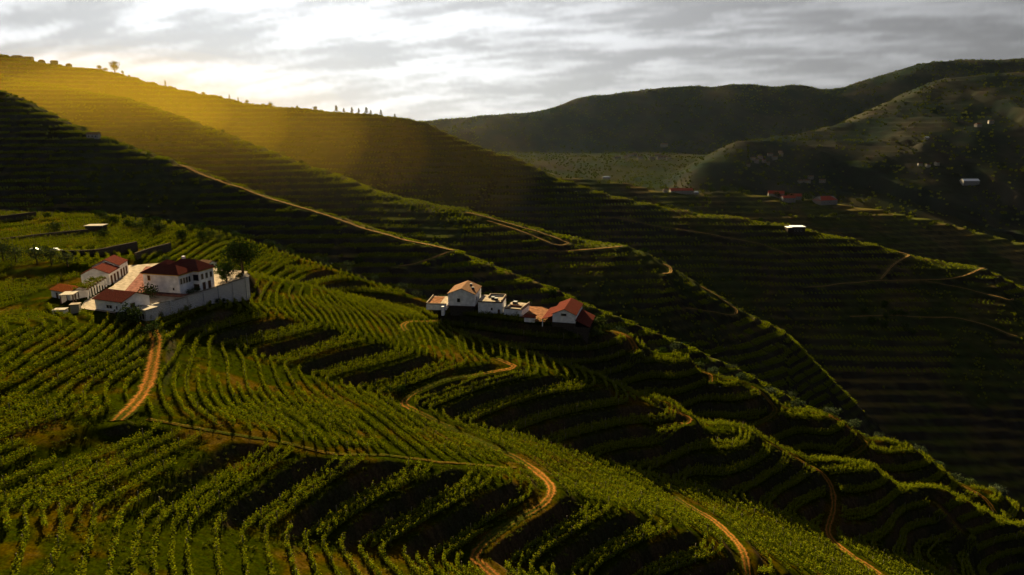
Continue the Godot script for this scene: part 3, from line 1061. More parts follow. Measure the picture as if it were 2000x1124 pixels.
func estate():
	flat("courtyard", PackedVector2Array([Vector2(-105.3, -194), Vector2(-99.5, -210), Vector2(-93, -232), Vector2(-97, -245), Vector2(-136, -261), Vector2(-149, -255), Vector2(-133, -222), Vector2(-130, -201), Vector2(-126, -192.5), Vector2(-113, -187)]), YARD + 0.16, M.paving)
	flat("courtyard", PackedVector2Array([Vector2(-120, -200), Vector2(-111.5, -201.5), Vector2(-121, -219), Vector2(-130, -252), Vector2(-139, -254)]), YARD + 0.20, M.pink_paving)
	# the manor
	var t := thing("manor_house", Vector3(-104.2, YARD, -208.3), deg_to_rad(-14.6), "large white manor house with red hipped roofs and yellow cornice above the curved wall", "house")
	bx(t, "wall", Vector3(-13.4, 0, -6), Vector3(0, 6.3, 0), M.plaster)
	bx(t, "wall", Vector3(-10, 0, -13), Vector3(2.5, 6.5, -6.02), M.plaster)
	bx(t, "wall", Vector3(-16, 0, -15), Vector3(-10.02, 6.1, -6.03), M.plaster)
	for q in [[Vector3(-13.7, 6.3, -5.9), Vector3(0.3, 6.62, 0.3)], [Vector3(-9.9, 6.5, -13.3), Vector3(2.8, 6.82, -5.75)], [Vector3(-16.3, 6.1, -15.3), Vector3(-10.1, 6.42, -6.2)]]:
		bx(t, "cornice", q[0], q[1], M.cornice)
	part(t, "roof", hip(13.4, 6.4, 2.3, 3.4, 0.55), M.tile, Vector3(-13.4, 6.62, 0.1))
	part(t, "roof", hip(12.5, 7.2, 2.9, 3.6, 0.55), M.tile, Vector3(-10, 6.82, -5.95))
	part(t, "roof", hip(6.0, 9.0, 2.4, 2.8, 0.5), M.tile, Vector3(-16, 6.42, -6.1))
	bx(t, "chimney", Vector3(-6.2, 8.6, -10.2), Vector3(-5.4, 10.6, -9.4), M.plaster)
	for z in [-0.9, -2.2, -3.4, -4.6]:
		window(t, Vector3(0.0, 4.4, z), 0.75, 1.7, "x")
	window(t, Vector3(1.35, 4.6, -6.0), 1.9, 1.9, "z")
	window(t, Vector3(1.35, 1.5, -6.0), 1.9, 1.9, "z", "door", M.trim)
	for z in [-7.5, -9.6, -11.7]:
		window(t, Vector3(2.5, 4.7, z), 1.0, 1.7, "x")
	for z in [-8.0, -10.6]:
		window(t, Vector3(2.5, 1.5, z), 1.3, 2.4, "x", "door", M.trim)
	window(t, Vector3(-11.2, 5.1, 0.0), 0.9, 1.5, "z", "door", M.cornice)
	window(t, Vector3(-2.3, 2.0, 0.0), 0.5, 0.7, "z")
	bx(t, "terrace_wall", Vector3(-13.0, -0.6, 0.1), Vector3(3.0, 0.75, 2.3), M.pink_paving)
	bx(t, "step", Vector3(-11.0, -0.6, 2.32), Vector3(-8.6, 0.45, 3.1), M.paving)
	bx(t, "step", Vector3(-11.0, -0.6, 3.12), Vector3(-8.6, 0.25, 3.8), M.paving)
	# the curved stone wall and its gatehouse
	var w := thing("retaining_wall", Vector3(-103, YARD, -196), 0.0, "long curved whitewashed stone retaining wall below the manor house", "wall")
	var wp := PackedVector3Array()
	for q in curve3(PackedVector3Array([Vector3(-105.2, 0, -193), Vector3(-102.2, 0, -198.5), Vector3(-99, 0, -209.5), Vector3(-95.5, 0, -221), Vector3(-92.6, 0, -232.5), Vector3(-95.5, 0, -238)]), 1.2):
		wp.append(q + Vector3(103, 0.75 + (0.35 if q.z > -199.0 else 0.0), 196))
	part(w, "wall", wall_strip(wp, 0.8, 8.5, 0.1), M.whitewashed_stone)
	for k in range(6, wp.size() - 2, 9):
		bx(w, "buttress", wp[k] + Vector3(-0.6, -8.4, -0.35), wp[k] + Vector3(0.62, 0.12, 0.35), M.whitewashed_stone)
	for k in range(2, wp.size() - 1, 2):
		var c := bx(w, "coping_stone", Vector3(-0.55, 0, -1.22), Vector3(0.55, 0.12, 1.22), M.concrete)
		c.position = wp[k] + Vector3(0, 0.07, 0)
		c.rotation.y = atan2(wp[k].x - wp[k - 1].x, wp[k].z - wp[k - 1].z)
	var g := thing("gatehouse", Vector3(-109.5, YARD - 5.2, -189.2), deg_to_rad(-20.0), "small whitewashed gate tower with narrow openings at the corner of the stone wall", "gatehouse")
	bx(g, "wall", Vector3(0, 0, -4.2), Vector3(5.6, 5.9, 0), M.whitewashed_stone)
	bx(g, "parapet", Vector3(-0.15, 5.9, -4.35), Vector3(5.75, 6.2, 0.15), M.concrete)
	for x in [2.6, 3.6, 4.6]:
		window(g, Vector3(x, 4.2, 0.0), 0.5, 1.5, "z", "window", M.concrete)
	window(g, Vector3(0.9, 1.9, 0.0), 1.1, 2.2, "z", "door", M.concrete)
	# the barn in front of the courtyard
	var b := thing("stone_barn", Vector3(-120.9, YARD - 1.2, -191.6), deg_to_rad(-21.4), "low white barn with a broad red tiled roof in front of the courtyard", "barn")
	part(b, "wall", gable_wall(11, 9, 4.3, 1.9), M.plaster)
	part(b, "roof", hip(11, 9, 1.95, 0, 0.5), M.tile, Vector3(0, 4.32, 0))
	for x in [5.0, 6.2]:
		window(b, Vector3(x, 2.6, 0), 0.85, 0.8, "z")
	window(b, Vector3(8.6, 2.5, 0), 0.35, 0.9, "z")
	window(b, Vector3(11, 2.2, -3.2), 1.4, 2.4, "x", "door", M.trim)
	# the long shed
	var s := thing("long_shed", Vector3(-135, YARD - 0.2, -223.3), deg_to_rad(12.7), "long white shed with a stepped red roof and dark doorways along the courtyard", "shed")
	var sw := part(s, "wall", gable_wall(10.5, 8.4, 4.0, 2.1), M.plaster, Vector3(-8.4, 0, 0))
	sw.rotation.y = PI / 2
	sw.position = Vector3(0, 0, 0)
	var sr := part(s, "roof", hip(10.5, 8.4, 2.15, 0, 0.35), M.tile, Vector3(0, 4.02, 0))
	sr.rotation.y = PI / 2
	sw = part(s, "wall", gable_wall(9.5, 8.4, 4.7, 2.1), M.plaster, Vector3(0, 0, -10.52))
	sw.rotation.y = PI / 2
	sr = part(s, "roof", hip(9.5, 8.4, 2.15, 0, 0.3), M.tile, Vector3(0, 4.72, -10.6))
	sr.rotation.y = PI / 2
	for z in [-2.2, -5.4, -8.6]:
		window(s, Vector3(0, 1.6, z), 1.7, 2.9, "x", "door", M.trim)
	for z in [-12.4, -15.2, -18.0]:
		window(s, Vector3(0, 1.7, z), 1.5, 3.0, "x", "door", M.trim)
	# the annex with the orange roof, the pergola beside it and the porch
	var a := thing("tiled_annex", Vector3(-143.5, YARD - 0.3, -206.5), deg_to_rad(-27.0), "low grey annex with a bright orange tiled roof left of the vine pergola", "outbuilding")
	part(a, "wall", gable_wall(9.5, 6, 2.6, 1.2), M.plaster)
	part(a, "roof", hip(9.5, 6, 1.25, 0, 0.4), M.orange_tile, Vector3(0, 2.62, 0))
	window(a, Vector3(6.5, 1.3, 0), 0.8, 0.9, "z")
	window(a, Vector3(3.0, 1.1, 0), 1.0, 1.9, "z", "door", M.trim)
	var pg := thing("pergola", Vector3(-130.6, YARD + 0.15, -204.0), deg_to_rad(12.7), "white post pergola overgrown with vines between the annex and the long shed", "pergola")
	for k in 8:
		for x in [0.0, -3.4]:
			bx(pg, "post", Vector3(x - 0.16, 0, -k * 2.3 - 0.16), Vector3(x + 0.16, 2.7, -k * 2.3 + 0.16), M.plaster)
		bx(pg, "crossbeam", Vector3(-3.8, 2.72, -k * 2.3 - 0.1), Vector3(0.4, 2.9, -k * 2.3 + 0.1), M.wood)
	for x in [0.0, -3.4]:
		bx(pg, "beam", Vector3(x - 0.1, 2.92, -16.6), Vector3(x + 0.1, 3.1, 0.5), M.wood)
	var fo := []
	for k in 70:
		fo.append(Vector3(-3.8 + 4.2 * rng.randf(), 2.75 + 0.4 * rng.randf(), -16.0 * rng.randf()))
	scatter(pg, "foliage", fo, leaf_clump(71, 5, 6, 1.0, 0.5, 0.35), M.vine, 0.9)
	var po := thing("porch", Vector3(-131.5, YARD + 0.15, -198.2), deg_to_rad(12.7), "small open porch with a flat pale roof on dark posts at the courtyard entrance", "porch")
	bx(po, "roof", Vector3(-3.6, 2.6, -4.6), Vector3(0.3, 2.8, 0.3), M.concrete)
	for q in [Vector3(0, 0, 0), Vector3(0, 0, -2.1), Vector3(0, 0, -4.3), Vector3(-3.3, 0, 0), Vector3(-3.3, 0, -4.3)]:
		bx(po, "post", q + Vector3(-0.13, 0, -0.13), q + Vector3(0.13, 2.58, 0.13), M.dark_trim)
	bx(po, "back_wall", Vector3(-3.5, 0, -4.2), Vector3(-3.3, 2.58, -0.2), M.plaster)
	var gp := thing("gate_pier", Vector3(-126.0, near_h(-126.0, -190.5), -190.5), 0.3, "square ochre gate pier with a flat cap at the courtyard entrance", "pier")
	bx(gp, "pier", Vector3(-1.1, -1.5, -1.0), Vector3(1.1, 2.2, 1.0), M.concrete)
	bx(gp, "cap", Vector3(-1.3, 2.2, -1.2), Vector3(1.3, 2.45, 1.2), M.paving)
	var tk := thing("water_tank", Vector3(-130.2, near_h(-130.2, -190.0), -190.0), 0.2, "low round-topped masonry tank beside the gate pier at the vineyard edge", "tank")
	bx(tk, "basin", Vector3(-1.6, -1.0, -1.2), Vector3(1.6, 1.2, 1.2), M.plaster)
	bx(tk, "opening", Vector3(-1.1, 0.2, 1.2), Vector3(1.1, 0.95, 1.25), M.dark_glass)
	bx(tk, "lid", Vector3(-1.75, 1.2, -1.35), Vector3(1.75, 1.4, 1.35), M.concrete)
	# sheds behind
	var hut := thing("stone_hut", Vector3(-191.7, near_h(-190.0, -312.0) - 0.5, -312.6), 0.1, "dark stone hut with a flat pale roof on the upper terraces", "hut")
	bx(hut, "wall", Vector3(-3.6, -1.5, -2.5), Vector3(3.6, 3.6, 2.5), M.schist)
	bx(hut, "roof", Vector3(-4.1, 3.6, -3.0), Vector3(4.1, 3.9, 3.0), M.concrete)
	window(hut, Vector3(1.0, 1.4, 2.5), 1.1, 2.2, "z", "door", M.schist)
	var rs := thing("tool_shed", Vector3(-126.6, near_h(-125.0, -271.0) - 0.3, -270.5), deg_to_rad(-25.0), "small shed with a pinkish sloping roof behind the manor house", "shed")
	part(rs, "wall", gable_wall(5.4, 4.2, 2.3, 1.0), M.plaster, Vector3(0, -0.6, 0))
	part(rs, "roof", hip(5.4, 4.2, 1.05, 0, 0.4), M.pale_tile, Vector3(0, 1.72, 0))
	window(rs, Vector3(5.4, 0.9, -2.1), 0.8, 1.2, "x")
	# terrace walls of dry stone on the shoulder behind
	var tw := [
		["long dry stone terrace wall with a corner above the parked white car", PackedVector2Array([Vector2(-211, -279), Vector2(-200, -296), Vector2(-191, -305)]), -44.6, 6.0],
		["dry stone terrace wall bent at its middle behind the long shed", PackedVector2Array([Vector2(-180, -262), Vector2(-173, -261), Vector2(-163, -263), Vector2(-160, -272), Vector2(-157, -282)]), -46.4, 5.5],
		["dark dry stone terrace wall nearest the upper left vineyard edge", PackedVector2Array([Vector2(-250, -318), Vector2(-243, -322), Vector2(-237, -339)]), -40.8, 5.2],
		["short dry stone terrace wall beside the manor's rear court", PackedVector2Array([Vector2(-147, -262), Vector2(-147, -274), Vector2(-145, -286)]), -47.6, 4.5],
	]
	for q in tw:
		var c: Vector2 = q[1][0]
		var tn := thing("terrace_wall", Vector3(c.x, q[2], c.y), 0.0, q[0], "wall")
		var pp := PackedVector3Array()
		for v in q[1]:
			pp.append(Vector3(v.x - c.x, 0, v.y - c.y))
		part(tn, "stonework", wall_strip(curve3(pp, 2.0), 0.8, q[3] + 1.5, 0.1), M.schist)
	# cars
	var car := make_car()
	car.position = Vector3(-188.3, near_h(-188.3, -265.8), -265.8)
	car.rotation.y = deg_to_rad(8)
	tag(car, "white hatchback parked between the olive trees on the terrace track", "car", "cars parked on the upper terrace")
	var car2 := car.duplicate()
	car2.name = numbered("parked_car")
	add_child(car2)
	car2.position = Vector3(-181.0, near_h(-181.0, -267.4), -267.4)
	car2.rotation.y = deg_to_rad(-4)
	tag(car2, "white car half hidden behind the olive crown, right of the other car", "car", "cars parked on the upper terrace")

func make_car() -> Node3D:
	var o := Node3D.new()
	o.name = numbered("parked_car")
	add_child(o)
	# side outline, length along x; the body narrows to the cabin
	var low := [Vector2(-2.1, 0.35), Vector2(-2.1, 0.85), Vector2(-1.9, 0.98), Vector2(0.9, 0.98), Vector2(1.9, 0.82), Vector2(2.1, 0.6), Vector2(2.1, 0.35)]
	var top := [Vector2(-1.95, 0.98), Vector2(-1.55, 1.48), Vector2(0.1, 1.5), Vector2(0.95, 0.98)]
	part(o, "body", extruded(low, 0.86, 0.82), M.car_paint)
	part(o, "roof", extruded(top, 0.78, 0.66), M.car_paint)
	for s in [-1.0, 1.0]:
		var wn := part(o, "window", extruded([Vector2(-1.6, 1.02), Vector2(-1.4, 1.38), Vector2(0.0, 1.4), Vector2(0.62, 1.02)], 0.02, 0.02), M.dark_glass, Vector3(0, 0, s * 0.765))
		wn.rotation.x = -s * 0.16
		for x in [-1.3, 1.3]:
			var c := CylinderMesh.new()
			c.top_radius = 0.33
			c.bottom_radius = 0.33
			c.height = 0.22
			c.radial_segments = 14
			var wh := part(o, "wheel", c, M.tyre, Vector3(x, 0.33, s * 0.78))
			wh.rotation.x = PI / 2
	part(o, "windscreen", solid([[Vector3(0.98, 1.0, 0.68), Vector3(0.2, 1.46, 0.58), Vector3(0.2, 1.46, -0.58), Vector3(0.98, 1.0, -0.68)]]), M.dark_glass, Vector3(0.02, 0.03, 0))
	return o

func extruded(p: Array, a: float, b: float) -> ArrayMesh:     # an outline in x, y with half width a at its foot and b at its top
	var lo := 1e9
	var hi := -1e9
	for q in p:
		lo = minf(lo, q.y)
		hi = maxf(hi, q.y)
	var l := []
	var r := []
	for q in p:
		var w: float = lerpf(a, b, (q.y - lo) / (hi - lo))
		l.append(Vector3(q.x, q.y, w))
		r.append(Vector3(q.x, q.y, -w))
	var polys := [l, r.duplicate()]
	polys[1].reverse()
	for i in p.size():
		var k := (i + 1) % p.size()
		polys.append([l[i], r[i], r[k], l[k]])
	return solid(polys)

func scatter(parent: Node3D, called: String, spots: Array, mesh: Mesh, m: Material, size: float) -> MultiMeshInstance3D:
	var mm := MultiMesh.new()
	mm.transform_format = MultiMesh.TRANSFORM_3D
	mm.mesh = mesh
	mm.instance_count = spots.size()
	for k in spots.size():
		var s := size * (0.7 + 0.6 * rng.randf())
		mm.set_instance_transform(k, Transform3D(Basis(Vector3.UP, rng.randf() * TAU).scaled(Vector3(s, s, s)), spots[k]))
	var o := MultiMeshInstance3D.new()
	o.multimesh = mm
	o.material_override = m
	o.name = called
	o.set_meta("kind", "stuff")
	parent.add_child(o, true)
	return o

func winery():
	# the group on the second spur
	var t := thing("gabled_house", Vector3(-25.4, -69.0, -258.3), deg_to_rad(-7.5), "white gabled house with a pale terracotta roof on the second spur", "house")
	var y0 := 0.0
	bx(t, "plinth", Vector3(1.0, -3.0, -13), Vector3(10.6, 1.5, -0.8), M.schist)
	var w := part(t, "wall", gable_wall(14, 10.6, 4.6, 2.2), M.plaster, Vector3(11.0, 1.2, -0.2))
	w.rotation.y = PI / 2
	var r := part(t, "roof", hip(14, 10.6, 2.25, 0, 0.35), M.pale_tile, Vector3(11.0, 5.82, -0.2))
	r.rotation.y = PI / 2
	bx(t, "sill_band", Vector3(0.15, 0.95, -14.5), Vector3(11.25, 1.22, 0.05), M.dark_trim)
	window(t, Vector3(4.6, 3.4, -0.2), 1.1, 1.4, "z")
	window(t, Vector3(11.0, 3.4, -4.0), 1.0, 1.4, "x")
	for q in [Vector3(8.0, 7.9, -8.5), Vector3(9.4, 7.35, -5.0)]:
		bx(t, "roof_vent", q + Vector3(-0.5, -0.6, -0.3), q + Vector3(0.5, 0.35, 0.3), M.dark_metal)
	var ter := thing("roof_terrace", Vector3(-33.6, -69.6, -258.6), deg_to_rad(-5), "orange paved terrace with a low pale parapet left of the gabled house", "terrace")
	bx(ter, "deck", Vector3(0, 0, -13.5), Vector3(8.0, 2.2, 0), M.plaster)
	bx(ter, "paving", Vector3(0.3, 2.2, -13.2), Vector3(5.2, 2.26, -0.3), M.orange_paving)
	bx(ter, "paving", Vector3(5.25, 2.2, -13.2), Vector3(7.9, 2.27, -0.3), M.paving)
	bx(ter, "parapet", Vector3(0, 2.2, -13.5), Vector3(0.28, 2.9, 0), M.paving)
	bx(ter, "parapet", Vector3(0.3, 2.2, -0.28), Vector3(8, 2.7, 0), M.paving)
	bx(ter, "wall_end", Vector3(6.4, -1.6, 0.02), Vector3(7.4, 2.0, 2.4), M.plaster)
	var f := thing("flat_roofed_wing", Vector3(-13.2, -71.3, -257.2), deg_to_rad(-9), "tall white wing with a flat pale roof and parapet right of the gabled house", "building")
	bx(f, "wall", Vector3(0, -2, -9.5), Vector3(9.4, 5.2, 0), M.plaster)
	bx(f, "cornice", Vector3(-0.1, 5.2, -9.9), Vector3(9.6, 5.55, 0.25), M.dark_trim)
	bx(f, "roof", Vector3(-0.1, 5.55, -9.9), Vector3(9.6, 5.7, 0.25), M.paving)
	for q in [[Vector3(9.1, 5.7, -9.8), Vector3(9.5, 6.4, 0.2)], [Vector3(3.4, 5.7, -9.85), Vector3(9.05, 6.4, -9.5)], [Vector3(3.0, 5.7, -9.8), Vector3(3.35, 6.4, -5.4)]]:
		bx(f, "parapet", q[0], q[1], M.paving)
	bx(f, "skylight", Vector3(3.8, 5.72, -9.3), Vector3(8.6, 5.95, -7.4), M.dark_glass)
	window(f, Vector3(8.2, 1.4, 0), 0.8, 2.2, "z", "door", M.trim)
	window(f, Vector3(5.4, 2.6, 0), 0.6, 0.9, "z")
	for q in [Vector3(4.6, 5.72, -4.2), Vector3(6.2, 5.72, -2.6)]:
		bx(f, "cooling_unit", q, q + Vector3(1.3, 0.9, 1.2), M.dark_metal)
	var g := thing("lower_wing", Vector3(-3.2, -71.6, -254.6), deg_to_rad(-20), "lower white wing with a roof terrace stepping down towards the paved yard", "building")
	bx(g, "wall", Vector3(0, -2, -9), Vector3(7.4, 3.6, 0), M.plaster)
	bx(g, "cornice", Vector3(-0.05, 3.6, -9.3), Vector3(7.6, 3.85, 0.2), M.dark_trim)
	bx(g, "roof", Vector3(-0.05, 3.85, -9.3), Vector3(7.6, 4.0, 0.2), M.paving)
	bx(g, "parapet", Vector3(7.2, 4.0, -9.2), Vector3(7.55, 4.7, 0.15), M.paving)
	bx(g, "parapet", Vector3(2.0, 4.0, -2.6), Vector3(7.15, 4.7, -2.3), M.orange_paving)
	bx(g, "parapet", Vector3(1.6, 4.0, -2.6), Vector3(1.95, 4.7, 0.15), M.paving)
	bx(g, "cooling_unit", Vector3(1.6, 4.02, -7.4), Vector3(3.2, 5.1, -5.6), M.dark_metal)
	flat("paved_yard", PackedVector2Array([Vector2(2.0, -268), Vector2(12, -266), Vector2(17, -258), Vector2(20, -248), Vector2(14.5, -243.6), Vector2(8.5, -245), Vector2(3, -251.5), Vector2(1, -258)]), -70.35, M.orange_paving)
	var kiosk := thing("garden_shed", Vector3(4.6, -71.2, -247.0), deg_to_rad(-15), "tiny pinkish shed with a tiled roof at the front of the paved yard", "shed")
	part(kiosk, "wall", gable_wall(4.0, 2.6, 1.7, 0.7), M.plaster)
	part(kiosk, "roof", hip(4.0, 2.6, 0.75, 0, 0.25), M.tile, Vector3(0, 1.72, 0))
	var b := thing("red_roofed_barn", Vector3(14.6, -72.4, -243.6), deg_to_rad(-14), "white barn with a red roof and lower side roofs, right end of the spur group", "barn")
	w = part(b, "wall", gable_wall(17, 8.6, 6.2, 2.0), M.plaster, Vector3(9.0, -1, 0))
	w.rotation.y = PI / 2
	r = part(b, "roof", hip(17, 8.6, 2.05, 0, 0.4), M.tile, Vector3(9.0, 5.22, 0))
	r.rotation.y = PI / 2
	bx(b, "base_storey", Vector3(0.2, -4, -16.8), Vector3(9.2, 2.2, 0.18), M.schist)
	window(b, Vector3(4.6, 5.2, 0.0), 1.9, 0.8, "z")
	for q in [[-3.6, 3.0, 0.38, 4.4, false], [14.4, 1.0, 9.02, 3.4, true]]:      # outer edge and its height, inner edge and its height
		var o := Vector3(q[0], q[1], 0.5)
		var n := Vector3(q[2], q[3], 0.5)
		var back := Vector3(0, 0, -16.5)
		var up := Vector3(0, 0.2, 0)
		var polys := [[o + up, o + up + back, n + up + back, n + up], [o, n, n + back, o + back], [o, o + up, n + up, n], [o + back, n + back, n + up + back, o + up + back], [o + back, o + up + back, o + up, o]]
		part(b, "side_roof", solid(polys), M.tile)
	for k in 7:
		bx(b, "porch_post", Vector3(-3.5, -1.2, -k * 2.5 - 0.2), Vector3(-3.2, 3.0, -k * 2.5 + 0.1), M.plaster)
	bx(b, "side_wall", Vector3(9.22, -5, -15.6), Vector3(13.8, 0.9, 0.1), M.schist)

# ---------------------------------------------------------------- trees
var protos := {}

func tube(st: SurfaceTool, a: Vector3, b: Vector3, r0: float, r1: float, n := 6):
	var d := (b - a).normalized()
	var u := d.cross(Vector3(0.3, 0.1, 0.9)).normalized()
	var v := d.cross(u)
	for i in n:
		var p := u * cos(TAU * i / n) + v * sin(TAU * i / n)
		var q := u * cos(TAU * (i + 1) / n) + v * sin(TAU * (i + 1) / n)
		for w in [[a + p * r0, p], [b + p * r1, p], [b + q * r1, q], [a + p * r0, p], [b + q * r1, q], [a + q * r0, q]]:
			st.set_normal(w[1])
			st.add_vertex(w[0])

func tree_proto(kind: String, sd: int, h: float, wide: float, clusters: int, per: int, leaf: float, col: Color) -> Node3D:
	var r := RandomNumberGenerator.new()
	r.seed = sd
	var o := Node3D.new()
	var tr := SurfaceTool.new()
	tr.begin(Mesh.PRIMITIVE_TRIANGLES)
	var cr := SurfaceTool.new()
	cr.begin(Mesh.PRIMITIVE_TRIANGLES)
	var base := h * (0.10 if kind == "bush" else 0.13 if kind == "round" or kind == "olive" else 0.20)
	var top := Vector3((r.randf() - 0.5) * 0.1 * h, h * 0.85, (r.randf() - 0.5) * 0.1 * h)
	tube(tr, Vector3(0, -0.8, 0), top * 0.55, 0.035 * h + 0.05, 0.022 * h, 7)
	tube(tr, top * 0.55, top, 0.022 * h, 0.006 * h)
	for c in clusters:
		var p: Vector3
		if kind == "pine":
			var t := r.randf()
			var rad := wide * 0.5 * (1.0 - t) * (0.45 + 0.55 * r.randf()) + 0.15
			var an := r.randf() * TAU
			p = Vector3(cos(an) * rad, base + t * (h - base), sin(an) * rad)
		elif kind == "cypress":
			var t := r.randf()
			var rad := wide * 0.5 * sin(PI * clampf(t * 0.85 + 0.12, 0, 1)) * sqrt(r.randf())
			var an := r.randf() * TAU
			p = Vector3(cos(an) * rad, base * 0.5 + t * (h - base * 0.5), sin(an) * rad)
		else:
			# uneven lobes: directions pushed out or in by a few random bumps
			var d := Vector3(r.randfn(), r.randfn() * 0.9, r.randfn()).normalized()
			var bump := 0.80 + 0.28 * sin(d.x * 3.1 + sd) * sin(d.z * 2.7 + sd * 1.7) + 0.14 * sin(d.y * 5.0 + sd)
			var rad := pow(r.randf(), 0.4) * bump
			p = Vector3(d.x * wide * 0.5 * rad, base + (h - base) * (0.5 + 0.5 * d.y * rad), d.z * wide * 0.5 * rad)
		if c % 9 == 0 and kind != "cypress":
			tube(tr, top * (0.35 + 0.4 * r.randf()), p, 0.013 * h, 0.004 * h, 5)
		var cs := 0.65 + 0.7 * r.randf()
		for l in per:
			var q := p + Vector3(r.randfn(), r.randfn() * 0.8, r.randfn()) * leaf * 1.15
			var n := Vector3(r.randf() - 0.5, r.randf() * 0.8, r.randf() - 0.5).normalized()
			var u := n.cross(Vector3(r.randf() - 0.5, r.randf() - 0.5, r.randf() - 0.5)).normalized() * leaf * (0.7 + 0.6 * r.randf())
			var w := n.cross(u) * 0.8
			cr.set_color(Color(col.r * cs * (0.8 + 0.4 * r.randf()), col.g * cs, col.b * cs))
			cr.set_normal(n)
			for e in [q - u * 0.5, q + w * 0.5, q + u * 0.5, q - u * 0.5, q + u * 0.5, q - w * 0.5]:
				cr.add_vertex(e)
	part(o, "trunk", tr.commit(), M.bark)
	var cm := part(o, "crown", cr.commit(), M.leaf)
	cm.set_meta("kind", "stuff")
	return o

func tree(kind: String, at: Vector3, size: float, called: String, label: String, category: String, group := "") -> Node3D:
	var list: Array = protos[kind]
	var o: Node3D = list[rng.randi() % list.size()].duplicate()
	o.name = numbered(called)
	add_child(o)
	o.position = at
	o.rotation.y = rng.randf() * TAU
	o.scale = Vector3(size, size * (0.88 + 0.24 * rng.randf()), size)
	tag(o, label, category, group)
	return o

func near_tree(kind: String, x: float, z: float, size: float, called: String, label: String, category: String, group := ""):
	tree(kind, Vector3(x, near_h(x, z) - 0.1, z), size, called, label, category, group)

func hill_top(x: float, z: float) -> float:
	return maxf(maxf(hill_a(x, z), hill_b(x, z)), maxf(hill_c(x, z), hill_f(x, z)))

